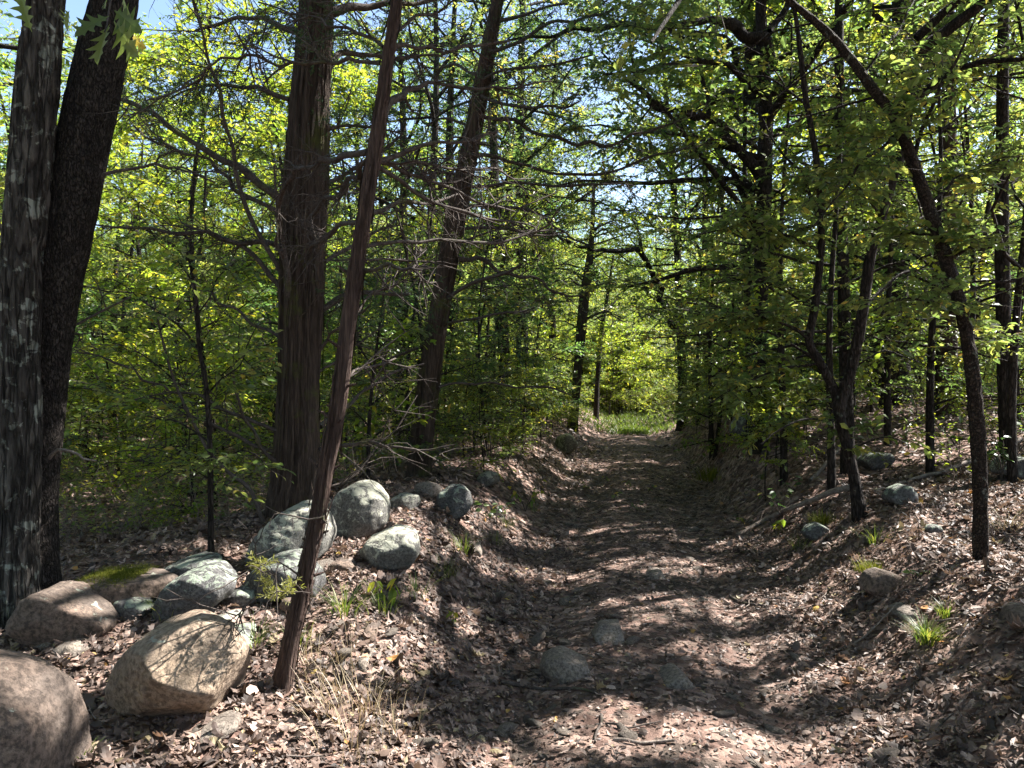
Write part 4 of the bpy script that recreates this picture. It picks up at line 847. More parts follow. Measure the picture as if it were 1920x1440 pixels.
# the wood goes on behind and beside the viewer and closes off the sky there
for i, (x, y) in enumerate([(-6.5, 3.2), (-8.2, 6.4), (-5.4, -.6), (-9.5, .8), (-3.4, -4.0), (-7.0, -5.4), (-.6, -6.2), (2.6, -4.6), (-12, 4), (-11.5, -4), (-3.8, -8.5), (1.8, -9.0), (5.0, -7.0), (-12.6, 8.6), (-15, 1), (9, -6), (-7.5, -10), (-1, -12), (5, -12)]):
    k = i % 4; lb = LOOK_T[k] + ' rising from the wood where the trail begins'; plant(TALL[k], 'forest_tree', x, y, lb, 'tree', lb, r)
nu = 0; PU = []
for _ in range(9000):
    y = 9 + 50 * r.random() ** 1.1; x = r.uniform(-1, 1) * (0.70 * y + 2); u = x - road_x(y)
    if -2.9 < u < 2.9 and y < 44: continue
    if u > 0 and y < 13: continue
    if 25 < y < 48 and -3.0 < u < 14: continue
    if u < 0 and y < 13 and x > -3.6: continue
    if any((a - x) ** 2 + (b_ - y) ** 2 < (3.0 if y < 20 and u < 0 else 2.4) ** 2 for a, b_ in PU): continue
    PU.append((x, y)); k = int(r.integers(0, 4)); lb = LOOK_U[k] + ' ' + behind(x, y)
    plant(UND[k], 'understorey_tree', x, y, lb, 'tree', lb, r); nu += 1
    if nu >= 150: break
ns = 0; PS = []
for _ in range(12000):
    y = 6.5 + 42 * r.random() ** 1.25; x = r.uniform(-1, 1) * (0.7 * y + 2); u = x - road_x(y)
    if -2.0 < u < 1.8 and y < 42: continue
    if u > 0 and y < 11 and u < 3.6: continue
    if u > 0 and y < 7.5: continue
    if u < 0 and y < 8.4 and x > -2.6: continue
    if u < -1 and y < 6.6: continue
    if any((a - x) ** 2 + (b_ - y) ** 2 < (.95 if y < 20 else 1.4) ** 2 for a, b_ in PS): continue
    PS.append((x, y)); k = int(r.integers(0, 6)); lb = LOOK_S[k] + ' ' + behind(x, y)
    plant(SAP[k], 'sapling', x, y, lb, 'sapling', lb, r, 1.0); ns += 1
    if ns >= 300: break
for i in range(74):
    right = i % 2 == 0; y = 9.0 + 17 * r.random(); u = r.uniform(1.35, 2.3) if right else -r.uniform(1.75, 3.0); x = road_x(y) + u; k = [4, 5, 1, 5, 3][i % 5]
    lb = ['small leafed', 'yellow green', 'spreading yellow green', 'low yellow green', 'deep green'][i % 5] + ' brush ' + ('spilling over the right bank ' if right else 'crowding the berm crest ') + ('near the fallen grey branch' if right and y < 13 else 'near the leaning brown cedar' if y < 13 else 'midway along the trail' if y < 19 else 'toward the trail end')
    plant(SAP[k], 'brush', x, y, lb, 'brush', lb, r, r.uniform(.38, .6) if k not in (5,) else r.uniform(.6, .95))
# sunny shrubs round the clearing
for _ in range(46):
    y = r.uniform(40, 54); u = r.uniform(-8, 2.4); x = road_x(y) + u; k = [1, 5, 2][int(r.integers(3))]
    lb = ['spreading yellow green shrub', 'knee high yellow green shrub', 'tall bright shrub'][[1, 5, 2].index(k)] + ' in the sun at the grassy end of the trail'
    plant(SAP[k], 'shrub', x, y, lb, 'shrub', lb, r, 1.45)
for x_, y_ in [(-3.6, 36.5), (-5, 40), (-5.5, 33), (-2, 47), (.8, 48.5), (2.4, 51), (-1, 52), (-4, 46), (-6, 50), (1.8, 55)]:
    k = int(r.integers(2, 4)); lb = ['arching yellow green tree', 'bushy yellow green tree'][k - 2] + ' hanging low round the grassy trail end'; plant(UND[k], 'understorey_tree', road_x(y_) + x_, y_, lb, 'tree', lb, r, .85)
for i, (u_, y_) in enumerate([(-2.9, 17.5), (-3.3, 22.5), (-3.0, 28), (3.0, 25), (3.4, 30.5), (-4.6, 19.5), (2.9, 20.5)]):
    k = [0, 1, 3, 2][i % 4]; lb = LOOK_T[k] + ' leaning its crown over the %s edge of the trail' % ('left' if u_ < 0 else 'right'); plant(TALL[k], 'forest_tree', road_x(y_) + u_, y_, lb, 'tree', lb, r, 1.05)
for _ in range(22):
    y = r.uniform(54, 68); u = r.uniform(-9, 3); x = road_x(y) + u; k = [2, 3][int(r.integers(2))]; lb = ['tall sunlit yellow green tree', 'bushy sunlit yellow green tree'][k - 2] + ' closing the view past the trail end'
    plant(UND[k], 'understorey_tree', x, y, lb, 'tree', lb, r, 1.3)
for _ in range(34):
    y = r.uniform(39, 48); u = r.uniform(-4.5, 3.2); lb = 'waist high yellow green bush filling the back of the clearing'
    plant(SAP[5], 'bush', road_x(y) + u, y, lb, 'bush', lb, r, 1.5)
for _ in range(26):
    y = r.uniform(35, 44); u = r.uniform(-4.5, 1.9); x = road_x(y) + u; lb = 'bright yellow green bush glowing in the sun behind the grass strip'
    plant(SAP[[1, 5, 1][int(r.integers(3))]], 'bush', x, y, lb, 'bush', lb, r, 1.5)
# far wood closing the view: one mass of distant crowns
rr = np.random.default_rng(140); mbf = MB(); n = 62000
yy = rr.uniform(72, 120, n); xx = rr.uniform(-1, 1, n) * (yy * .75 + 8); zz = H(xx, yy) + 13 * rr.random(n) ** .9 * (0.75 + .5 * rr.random(n))
v, f, rn = leaves(np.stack([xx, yy, zz], -1), rr.normal(0, 1, (n, 3)), rr.normal(0, .6, (n, 3)) + np.array([0, 0, 1.0]), rr.uniform(.3, .6, n), np.clip(.5 + .35 * fbm(np.stack([xx, yy, zz], -1) * .3, 2, 4) + rr.normal(0, .15, n), 0, 1), LEAF2)
mbf.add(v, f, rn, smooth=False)
tag(obj('far_woodland', mbf.mesh('far_woodland', [M['leaf']])), 'distant mass of green woodland beyond the clearing and the trees', 'woodland', kind='stuff')

# ------------------------------------------------------------------ boulders (silhouette traced; depth from where they rest)
def ico(sub):
    bm = bmesh.new(); bmesh.ops.create_icosphere(bm, subdivisions=sub, radius=1); v = np.array([x.co[:] for x in bm.verts]); f = np.array([[q.index for q in x.verts] for x in bm.faces]); bm.free(); return norm(v), f
ICO6 = ico(6); ICO5 = ico(5); ICO4 = ico(4); ICO3 = ico(3)
def rock_shape(planes, dirs, p=12, rough=.03, seed=0, fine=.01, ncut=14):
    p = max(p, 8) * 2.6
    n = norm(np.array([q[:3] for q in planes], float)); d = np.array([q[3] for q in planes], float)
    c = np.clip(dirs @ n.T, 0, None) / d[None]
    rad = np.sum(c ** p, axis=1) ** (-1.0 / p)
    v = dirs * rad[:, None]; sc = np.median(rad); rk = np.random.default_rng(seed + 500)
    for _ in range(ncut):                                       # broken facets
        nn = norm(rk.normal(0, 1, 3)); pr = v @ nn; h = pr.max() * rk.uniform(.78, .95); v = v - np.clip(pr - h, 0, None)[:, None] * nn * .74
    nz = fbm(v / sc * 1.3, 4, seed) * rough + (1 - 2 * np.abs(fbm(v / sc * 2.6, 3, seed + 11))) * .018 + fbm(v / sc * 6, 4, seed + 7) * fine
    strata = fine * .8 * vnoise(np.stack([v[:, 0] / sc * 1.5, v[:, 1] / sc * 1.5, v[:, 2] / sc * 14 + v[:, 0] / sc * 4], -1), seed + 3)
    return v * (1 + (nz + strata) / 1.0)[:, None]
def boulder(name, label, outline, mat, thick, base_py=None, front=((0, -1, .25, 1.0), (.35, -1, .1, .95), (-.4, -1, .1, .95)), seed=0, p=14, rough=.05, ico_m=None, fine=.022, cat='boulder', group=None, d=None, embed=.0):
    o = np.array(outline, float); cx, cy = o.mean(0); bot = o[:, 1].max() if base_py is None else base_py
    g = G(cx, bot); d = g[1] + thick * .35 if d is None else d
    C = P(cx, cy, d); k = d / FPX
    loc = np.stack([(o[:, 0] - cx) * k, -(o[:, 1] - cy) * k], -1); planes = []
    area = np.sum(loc[:, 0] * np.roll(loc[:, 1], -1) - np.roll(loc[:, 0], -1) * loc[:, 1])
    if area < 0: loc = loc[::-1]
    for i in range(len(loc)):
        a, b = loc[i], loc[(i + 1) % len(loc)]; e = b - a; nn = np.array([e[1], -e[0]]) / max(np.linalg.norm(e), 1e-6)
        planes.append((nn[0], .0, nn[1], max(.02, nn @ a)))
    for nx, ny, nz, m in front: planes.append((nx, ny, nz, thick * m))
    for nx, ny, nz, m in ((0, 1, .2, 1.0), (.5, 1, .3, .95), (-.5, 1, .3, .95)): planes.append((nx, ny, nz, thick * m))
    dv, f = ico_m or ICO5
    v = rock_shape(planes, dv, p, rough, seed, fine)
    C = C - np.array([0, 0, embed])
    me = MB().add(v, f).mesh(name, [mat]); ob = obj(name, me, None, C); return tag(ob, label, cat, group)

boulder('boulder', 'tan sandstone boulder with smooth faces beside the thin leaning cedar', [(182, 1318), (192, 1285), (235, 1222), (300, 1168), (330, 1152), (372, 1160), (425, 1180), (452, 1222), (446, 1262), (435, 1300), (405, 1332), (345, 1352), (280, 1360), (205, 1345)], M['rock_tan'], .26,
        front=((.42, -.72, .62, .72), (.25, -1, -.12, .85), (-.75, -.8, .15, .72), (.1, -.6, -.8, .62)), seed=3, p=16, rough=.045, ico_m=ICO6, fine=.012)
boulder('boulder', 'rounded brown boulder lowest on the berm next to leaf litter', [(-190, 1480), (-195, 1350), (-140, 1265), (-70, 1232), (-10, 1236), (45, 1262), (80, 1300), (98, 1350), (106, 1420), (102, 1500), (30, 1540), (-120, 1540)], M['rock_brown'], .30, base_py=1500,
        front=((.3, -.8, .5, .85), (0, -1, -.1, .85), (.7, -.7, .1, .9)), seed=9, p=9, rough=.05, ico_m=ICO6, fine=.012)
boulder('boulder', 'low brown boulder with a lichen streak beside the lichened oak', [(22, 1180), (38, 1155), (62, 1120), (88, 1102), (118, 1106), (160, 1130), (198, 1150), (214, 1168), (205, 1185), (150, 1195), (80, 1198), (30, 1195)], M['rock_brown'], .22, seed=12, p=12, rough=.05)
boulder('boulder', 'dark slab boulder capped with blue green lichen', [(292, 1150), (305, 1118), (330, 1085), (355, 1066), (400, 1060), (432, 1078), (446, 1096), (436, 1115), (400, 1135), (360, 1158), (310, 1165)], M['rock_blue'], .22, front=((.3, -.8, .6, .8), (0, -1, -.1, .8), (-.5, -1, .3, .9)), seed=17, p=14, rough=.06)
boulder('boulder', 'tall peaked grey boulder against the great cedar', [(466, 1055), (478, 1020), (505, 985), (535, 958), (565, 944), (590, 946), (612, 965), (622, 1000), (612, 1035), (560, 1060), (500, 1064)], M['rock_grey'], .28, front=((-.1, -.85, .55, .75), (.5, -1, .1, .9), (-.6, -1, .1, .9)), seed=21, p=14, rough=.05, base_py=1064)
boulder('boulder', 'rounded lichen covered boulder right of the leaning cedar', [(615, 975), (618, 945), (640, 918), (672, 905), (700, 910), (722, 930), (734, 958), (728, 980), (705, 995), (660, 1002), (625, 998)], M['rock_grey'], .26, seed=25, p=10, rough=.04)
boulder('boulder', 'saddle shaped grey boulder with pale lichen above the seedling', [(676, 1030), (685, 1002), (708, 992), (735, 993), (762, 982), (782, 990), (788, 1012), (784, 1040), (770, 1058), (735, 1060), (700, 1052), (678, 1045)], M['rock_grey'], .22, front=((0, -.8, .6, .7), (.2, -1, -.2, .85), (-.5, -1, .1, .9)), seed=29, p=14, rough=.07)
boulder('boulder', 'small pointed blue grey boulder high on the berm', [(817, 950), (822, 925), (845, 910), (868, 908), (882, 922), (886, 945), (872, 965), (850, 972), (828, 965)], M['rock_blue'], .17, seed=33, p=12, rough=.06, fine=.015)
boulder('boulder', 'blue grey boulder half hidden behind the thin leaning cedar', [(462, 1098), (475, 1070), (510, 1045), (550, 1037), (590, 1048), (612, 1075), (616, 1098), (600, 1110), (530, 1115), (475, 1112)], M['rock_blue'], .24, seed=37, p=11, rough=.04)
mossy = boulder('boulder', 'flat boulder with a green moss cap left of the lichen slab', [(132, 1110), (145, 1090), (185, 1078), (240, 1078), (300, 1080), (335, 1090), (330, 1112), (280, 1128), (190, 1130), (140, 1122)], M['rock_brown'], .24, seed=41, p=12, rough=.05)
boulder('boulder', 'long low dark rock behind the lichen slab', [(300, 1072), (320, 1058), (360, 1046), (400, 1043), (415, 1050), (405, 1066), (350, 1078), (310, 1080)], M['rock_blue'], .2, seed=43)
boulder('boulder', 'pale grey rock near the foot of the leaning brown cedar', [(890, 905), (898, 890), (915, 884), (935, 888), (940, 900), (925, 910), (900, 912)], M['rock_grey'], .15, seed=44, ico_m=ICO4)
boulder('boulder', 'grey boulder under shrubs far along the berm', [(1040, 838), (1045, 820), (1060, 812), (1078, 818), (1084, 834), (1070, 846), (1050, 848)], M['rock_grey'], .3, seed=45, ico_m=ICO4)
boulder('boulder', 'dark rock partly buried in the right bank beside the fork', [(1660, 935), (1672, 915), (1700, 908), (1712, 922), (1706, 940), (1675, 945)], M['rock_blue'], .15, seed=46, ico_m=ICO4)
boulder('boulder', 'flat grey rock on the bank between fork and scaly tree', [(1610, 865), (1625, 852), (1660, 848), (1672, 862), (1660, 876), (1620, 880)], M['rock_blue'], .2, seed=47, ico_m=ICO4)
boulder('boulder', 'mossy dark rock jutting from the foot of the right bank', [(1618, 1105), (1628, 1078), (1650, 1066), (1676, 1072), (1684, 1090), (1668, 1108), (1635, 1114)], M['rock_brown'], .14, seed=48, ico_m=ICO5)
boulder('boulder', 'small blue grey stone lying on leaves below the scaly tree', [(1735, 995), (1740, 986), (1758, 984), (1766, 990), (1762, 1000), (1742, 1003)], M['rock_blue'], .06, seed=49, ico_m=ICO3)
boulder('boulder', 'dark root bound rock overhanging the far right bank', [(1368, 812), (1378, 790), (1400, 778), (1424, 778), (1434, 795), (1425, 812), (1390, 818)], M['rock_blue'], .3, seed=50, ico_m=ICO5)
boulder('boulder', 'grey rock behind the scaly tree under a fallen branch', [(1862, 885), (1875, 865), (1905, 855), (1940, 862), (1945, 885), (1900, 898)], M['rock_blue'], .2, seed=51, ico_m=ICO4)
# stones of the berm and the trail
STN = [('small squared rock between the tan boulder and lichen slab', [(352, 1150), (365, 1136), (395, 1132), (408, 1145), (395, 1158), (365, 1160)], 'rock_trail'), ('grey rock wedged behind the tan boulder', [(418, 1195), (430, 1175), (460, 1172), (482, 1195), (478, 1215), (440, 1222)], 'rock_blue'),
       ('pair leader of small yellowish stones before the low brown boulder', [(82, 1205), (92, 1190), (112, 1186), (120, 1200), (105, 1210)], 'rock_trail'), ('broad yellowish stone before the low brown boulder', [(115, 1205), (130, 1190), (160, 1188), (186, 1200), (175, 1212), (130, 1212)], 'rock_trail'),
       ('small pale rock right of the leaning cedar in grass', [(672, 1230), (680, 1216), (696, 1218), (698, 1236), (682, 1242)], 'rock_trail'), ('mossy stone half buried on the berm slope', [(678, 1182), (690, 1164), (708, 1166), (710, 1186), (692, 1192)], 'rock_brown'),
       ('pale flat slab lying under the tan boulder', [(345, 1368), (360, 1358), (410, 1340), (445, 1338), (455, 1350), (420, 1368), (370, 1374)], 'rock_trail'), ('small tan stone on the berm slope by grass', [(884, 1032), (888, 1020), (900, 1018), (905, 1030), (896, 1038)], 'rock_trail'),
       ('rounded tan rock half buried in the trail', [(1012, 1240), (1020, 1215), (1055, 1206), (1095, 1222), (1112, 1250), (1105, 1272), (1060, 1268), (1025, 1255)], 'rock_trail'), ('flat squared slab set in the trail beside the rounded rock', [(1108, 1170), (1122, 1156), (1165, 1155), (1172, 1195), (1155, 1205), (1120, 1190)], 'rock_trail'),
       ('flat slab level with the trail next to the rounded rock', [(1105, 1246), (1130, 1236), (1180, 1238), (1205, 1250), (1170, 1262), (1120, 1262)], 'rock_trail'), ('split rock with a mossy top in the middle of the trail', [(1232, 1270), (1240, 1248), (1275, 1238), (1300, 1258), (1304, 1278), (1260, 1282)], 'rock_trail'),
       ('smooth flat stone sunk in the right wheel rut', [(1512, 1308), (1530, 1300), (1560, 1304), (1570, 1316), (1540, 1322)], 'rock_trail'), ('pale flat stone at the near end of the trail', [(1245, 1425), (1265, 1412), (1310, 1410), (1335, 1422), (1300, 1436)], 'rock_trail'),
       ('mossy stone at the edge of the right bank', [(1895, 1165), (1900, 1140), (1925, 1130), (1950, 1150), (1940, 1178)], 'rock_brown'), ('dark flat stone bedded near the trail centre line', [(1208, 1078), (1220, 1066), (1240, 1064), (1244, 1076), (1225, 1082)], 'rock_trail')]
for i, (lb, ol, mt) in enumerate(STN):
    flat_ = 'slab' in lb or 'flat' in lb
    boulder('stone', lb.replace('pair leader of small yellowish stones', 'small yellowish stone'), ol, M[mt], .16 if i not in (6,) else .12, seed=60 + i, ico_m=ICO4, p=9, rough=.07, cat='stone', embed=.05 if 8 <= i <= 13 else .02, front=((0, -.5, .85, .45), (.3, -1, .3, .9), (-.4, -1, .3, .9)) if flat_ else ((0, -1, .5, .8), (.4, -1, .2, .9), (-.4, -1, .2, .9)))
for i, (px, py, w_, lb) in enumerate([(455, 1120, 34, 'flat grey rock by the dark upright sapling foot'), (640, 1060, 26, 'low dark rock between the two round lichen boulders'), (760, 945, 34, 'brown rock behind the rounded lichen boulder'), (800, 925, 30, 'low rock at the foot of the leaning brown cedar'), (250, 1140, 40, 'low mossy rock before the moss capped boulder'), (560, 1130, 30, 'squat rock behind the thin leaning cedar'),
        (430, 1165, 30, 'mossy green rock above the tan boulder'), (1700, 1150, 26, 'dark rock just above the bright grass tuft'), (1530, 1000, 30, 'mossy rock under the moss clump beside the branch')]):
    a_ = np.linspace(0, 2 * np.pi, 9)[:-1]; q_ = np.random.default_rng(700 + i); rr_ = q_.uniform(.8, 1.2, 8)
    boulder('stone', lb, [(px + w_ * np.cos(t) * k, py - w_ * .3 + w_ * .55 * np.sin(t) * k) for t, k in zip(a_, rr_)], M[['rock_blue', 'rock_brown', 'rock_grey', 'rock_trail'][i % 4]], .12, seed=300 + i, ico_m=ICO4, cat='stone', embed=.03)
r = np.random.default_rng(150)
PEB = []
for k in range(5):
    v = rock_shape([(*norm(r.normal(0, 1, 3) * np.array([1, 1, .6])), r.uniform(.6, 1)) for _ in range(14)], ICO3[0], 8, .06, 200 + k, .02); v[:, 2] *= .3; PEB.append(MB().add(v, ICO3[1]).mesh('stone', [M['rock_trail']]))
for i in range(150):
    y = 3.2 + 13 * r.random() ** 1.5; u = (-.62 if r.random() < .6 else .5) + r.normal(0, .22) if i < 110 else r.uniform(-2.2, -1.1)
    x = road_x(y) + u; s = r.uniform(.02, .065) * (1 if r.random() < .8 else 1.6)
    o = obj('stone', PEB[i % 5], None, (x, y, float(H(np.array([x]), np.array([y]))[0]) + s * .02)); o.scale = (s, s * r.uniform(.7, 1.2), s); o.rotation_euler = (r.normal(0, .2), r.normal(0, .2), r.uniform(0, 6.28))
    tag(o, *(('small stone bedded in the dirt of the wheel ruts', 'stone', 'small stones in the wheel ruts') if i < 110 else ('small stone lying on the leafy slope of the berm', 'stone', 'small stones on the berm')))
# moss on the flat boulder: a dense pad of tiny shoots
def moss_pad(parent, top_px, n, half, depth, base_loc, seed):
    r = np.random.default_rng(seed); dg = bpy.context.evaluated_depsgraph_get()
    me = parent.data; vs = np.empty(len(me.vertices) * 3); me.vertices.foreach_get('co', vs); vs = vs.reshape(-1, 3); ns_ = np.empty(len(me.vertices) * 3); me.vertices.foreach_get('normal', ns_); ns_ = ns_.reshape(-1, 3)
    ok = np.nonzero((ns_[:, 2] > .45) & (vs[:, 0] > half[0]) & (vs[:, 0] < half[1]))[0]; k = r.choice(ok, n); p = vs[k] + r.normal(0, .008, (n, 3))
    v, f, rn = leaves(p, norm(ns_[k] + r.normal(0, .5, (n, 3))), r.normal(0, 1, (n, 3)), r.uniform(.008, .02, n), r.random(n), NEEDLE)
    obj('moss', MB().add(v, f, rn, smooth=False).mesh('moss', [M['moss']]), parent)
    parent.children[0]['kind'] = 'stuff'
moss_pad(mossy, None, 9000, (-9, .12), 0, None, 5)

# ------------------------------------------------------------------ fallen wood
r = np.random.default_rng(160)
def ground_stick(label, px_pts, w0, w1, mat='stick', lift=.012, cat='stick', name='fallen_stick', group=None, raise_=None, twg=0):
    p = np.array([G(px, py) for px, py in px_pts]); p[:, 2] += lift
    if raise_ is not None: p[:, 2] += np.array(raise_)
    p = resample(p, .12); p = p + r.normal(0, .004, p.shape); k = len(p)
    mb = MB(); trunk_mesh(mb, p, np.linspace(w0, w1, k) / 2, n=9, step=.03, style='oak', seed=int(r.integers(90)), flare=0)
    if twg:
        for a, ar in twigs_on(r, p, None, twg, .18, sub=1): mb.add(*tubes(a, ar, 3))
    b = p[0]; return tag(obj(name, mb.mesh(name, [M[mat]], b), None, b), label, cat, group)
ground_stick('long grey fallen branch sloping down the right bank to the trail', [(1380, 1006), (1430, 985), (1490, 962), (1560, 936), (1610, 922)], .035, .06, cat='branch', name='fallen_branch', raise_=[0, .03, .05, .06, .05], twg=3)
ground_stick('long splintered branch lying up the bank behind the scaly tree', [(1640, 925), (1720, 903), (1780, 890), (1850, 862), (1915, 835)], .03, .055, cat='branch', name='fallen_branch', raise_=[0, .02, .04, .05, .05], twg=2)
ground_stick('dark crooked stick lying across the trail below the rounded rock', [(938, 1284), (985, 1292), (1050, 1296), (1118, 1302)], .025, .012, 'twig')
ground_stick('short bent stick upright in bare dirt at the trail front', [(1128, 1346), (1122, 1372), (1112, 1400)], .016, .01, 'twig')
ground_stick('thin curved twig on the bare dirt at the trail front', [(858, 1430), (890, 1385), (930, 1378), (968, 1386)], .012, .006, 'twig')
ground_stick('long thin twig lying beside the short bent stick', [(1132, 1360), (1180, 1370), (1240, 1358)], .011, .006, 'twig')
ground_stick('pale straight stick along the near edge of the trail', [(1150, 1392), (1200, 1400), (1265, 1396)], .018, .012)
ground_stick('curved dark stick on the sunny right side of the trail', [(1368, 1120), (1390, 1132), (1435, 1142)], .025, .015, 'twig')
ground_stick('thin grey stick leaning across leaves on the right bank', [(1600, 1212), (1640, 1190), (1680, 1160)], .014, .008, raise_=[0, .03, .06])
ground_stick('slender fallen stick lying behind the forked tree', [(1520, 905), (1550, 878), (1580, 850)], .05, .03, raise_=[0, .05, .1])
for i in range(140):
    y = 2.6 + 9 * r.random() ** 1.3; x = r.uniform(-.6, .68) * y; a = r.uniform(0, 3.14); L = r.uniform(.06, .22); n = 4
    s = np.linspace(0, 1, n); xs = x + np.cos(a) * L * s + r.normal(0, .008, n); ys = y + np.sin(a) * L * s + r.normal(0, .008, n); zs = H(xs, ys) + .02 + r.normal(0, .006, n)
    p = np.stack([xs, ys, zs], -1); v, q = tubes(p[None], (np.linspace(.004, .002, n) * r.uniform(.6, 1.6))[None], 5)
    tag(obj('twig', MB().add(v, q).mesh('twig', [M['stick' if r.random() < .5 else 'twig']], p[0]), None, p[0]), 'short thin twig lying loose on the leaf litter', 'twig', 'loose twigs on the litter')

# ------------------------------------------------------------------ leaf litter
r = np.random.default_rng(170)
def litter_points(n, y0, y1, pw, half=.72, margin=1.0):
    y = y0 + (y1 - y0) * r.random(n) ** pw; x = r.uniform(-1, 1, n) * (half * y + margin); u = x - road_x(y)
    dens = 0.28 + 0.72 * smooth((np.abs(u) - .45) / .7); dens = dens * (0.55 + .9 * (fbm(np.stack([x * 1.1, y * 1.1, x * 0], -1), 3, 44) * .5 + .5))
    # bare dirt by the trail front
    dens = np.where((np.abs(u - .1) < .5) & (y < 3.9), dens * .5, dens)
    k = r.random(n) < dens; return x[k], y[k], u[k]
def litter_leaves(x, y, smin, smax, tmpl, curl=.85, lift=.02):
    n = len(x); e = .03; z = H(x, y); nx = -(H(x + e, y) - z) / e; ny = -(H(x, y + e) - z) / e
    nr = norm(np.stack([nx, ny, np.ones(n)], -1)); tilt = norm(nr + r.normal(0, .24, (n, 3))); d = r.normal(0, 1, (n, 3)); d = norm(d - np.sum(d * tilt, 1, keepdims=True) * tilt)
    pos = np.stack([x, y, z + lift * r.random(n) + .004], -1)
    flip = np.where(r.random(n) < .5, -1, 1)[:, None]
    return pos, d, tilt * flip, r.uniform(smin, smax, n), np.clip(r.normal(.39, .26, n) + (r.random(n) < .05) * .5, 0, 1), (r.normal(.1, curl, n), r.normal(.1, curl * .7, n))
mbl = MB(); store = []
for tm, n in ((OAK, 6800), (OAK2, 7600), (LEAF4, 17000)):
    x, y, u = litter_points(n, 1.9, 8.2, .85); x2 = litter_leaves(x, y, .03 if tm is LEAF4 else .04, .07 if tm is LEAF4 else .10, tm)
    on = np.abs(u) < .8; s = x2[3]; s[on] *= .75
    # largest-looking leaves become separate objects
    app = s / x2[0][:, 1] * ((np.abs(x2[0][:, 0] / x2[0][:, 1]) < .66) & ((CAM_H - x2[0][:, 2]) / x2[0][:, 1] < .5)); order = np.argsort(-app)
    top = order[:130 if tm is not LEAF4 else 40]; store.append((tm, [a[top] for a in x2[:5]], [c[top] for c in x2[5]])); rest = order[len(top):]
    v, f, rn = leaves(x2[0][rest], x2[1][rest], x2[2][rest], s[rest], x2[4][rest], tm, (x2[5][0][rest], x2[5][1][rest])); mbl.add(v, f, rn, smooth=False)
x, y, u = litter_points(75000, 1.9, 8.0, .8); a = litter_leaves(x, y, .02, .045, LEAF2); v, f, rn = leaves(*a[:5], LEAF2); mbl.add(v, f, rn, smooth=False)
x = None; y = 2.2 + 12 * r.random(26000) ** .9; x = road_x(y) + r.uniform(-1.2, 1.2, len(y)); a = litter_leaves(x, y, .012, .04, LEAF2, lift=.008); v, f, rn = leaves(*a[:5], LEAF2); mbl.add(v, f, rn * .9, smooth=False)
x, y, u = litter_points(76000, 8.0, 20, .75); a = litter_leaves(x, y, .05, .10, LEAF4, lift=.03); v, f, rn = leaves(*a[:5], LEAF2); mbl.add(v, f, rn, smooth=False)
x, y, u = litter_points(28000, 19, 48, .8); a = litter_leaves(x, y, .09, .2, LEAF2, lift=.04); v, f, rn = leaves(*a[:5], LEAF2); mbl.add(v, f, rn, smooth=False)
tag(obj('leaf_litter', mbl.mesh('leaf_litter', [M['litter']])), 'brown fallen leaves carpeting the trail and both banks', 'leaf litter', kind='stuff')
for tm, a, cu in store:
    for i in range(len(a[0])):
        v, f, rn = leaves(a[0][i:i + 1] * 0, a[1][i:i + 1], a[2][i:i + 1], a[3][i:i + 1], a[4][i:i + 1], tm, (cu[0][i:i + 1], cu[1][i:i + 1]))
        obj('fallen_leaf', MB().add(v, f, rn, smooth=False).mesh('fallen_leaf', [M['litter']]), ground, a[0][i])

# ------------------------------------------------------------------ grass, seedlings, ground cover
def blades(r, n, spread, h, lean, w=.05, curve=.35):
    """blades of grass from one tuft: curved strips"""
    a = r.uniform(0, 6.283, n); o = np.stack([np.cos(a), np.sin(a), 0 * a], -1) * spread * r.random((n, 1)); d = np.stack([np.cos(a), np.sin(a), 0 * a], -1) * (lean * r.uniform(.3, 1.3, (n, 1))) + r.normal(0, .1, (n, 3)); L = h * r.uniform(.5, 1.2, n)
    K = 5; t = np.linspace(0, 1, K); pts = o[:, None] + np.array([0, 0, 1.0]) * (L[:, None] * (t - curve * t ** 2 * lean))[..., None] + d[:, None] * (L[:, None] * t ** 1.6)[..., None]
    side = norm(np.cross(d, np.array([0, 0, 1.0]))); wd = (h * w * (1 - t ** 2 * .95))[None, :, None]
    v = np.stack([pts - side[:, None] * wd * .5, pts + side[:, None] * wd * .5], 2); i = np.arange(n * K * 2).reshape(n, K, 2)
    q = np.stack([i[:, :-1, 0], i[:, :-1, 1], i[:, 1:, 1], i[:, 1:, 0]], -1).reshape(-1, 4)
    return v.reshape(-1, 3), q, np.repeat(r.random(n), K * 2)
def tuft(label, px, py, n, spread, h, lean, mat, group=None, seed=0, w=.03, name='grass_tuft'):
    r = np.random.default_rng(seed); b = G(px, py); v, q, rn = blades(r, n, spread, h, lean, w); return tag(obj(name, MB().add(v, q, rn, smooth=False).mesh(name, [M[mat]]), None, b), label, 'grass', group)
tuft('bright green grass tuft at the foot of the right bank', 1738, 1205, 170, .07, .16, .8, 'grass', seed=1)
tuft('small bluish grass tuft above the bright green tuft', 1775, 1160, 80, .05, .12, .8, 'grass', seed=2)
tuft('thin green grass tuft on the berm beside the thin cedar', 648, 1150, 90, .12, .2, .9, 'grass', seed=3, w=.02)
tuft('sparse grass tuft beneath the saddle shaped boulder', 835, 1080, 70, .1, .16, .9, 'grass', seed=4, w=.02)
tuft('arching grass tuft on the berm slope by the tan stone', 868, 1035, 80, .12, .22, .9, 'grass', seed=5, w=.02)
tuft('hanging moss clump on the far right bank overhang', 1335, 900, 300, .3, .22, .5, 'moss', seed=12, w=.05)
tuft('dark moss clump above the rock in the right bank', 1640, 1075, 260, .14, .09, .6, 'moss', seed=13, w=.06)
tuft('pale grass tuft behind the scaly tree', 1890, 1000, 60, .1, .25, .9, 'straw', seed=6, w=.02)
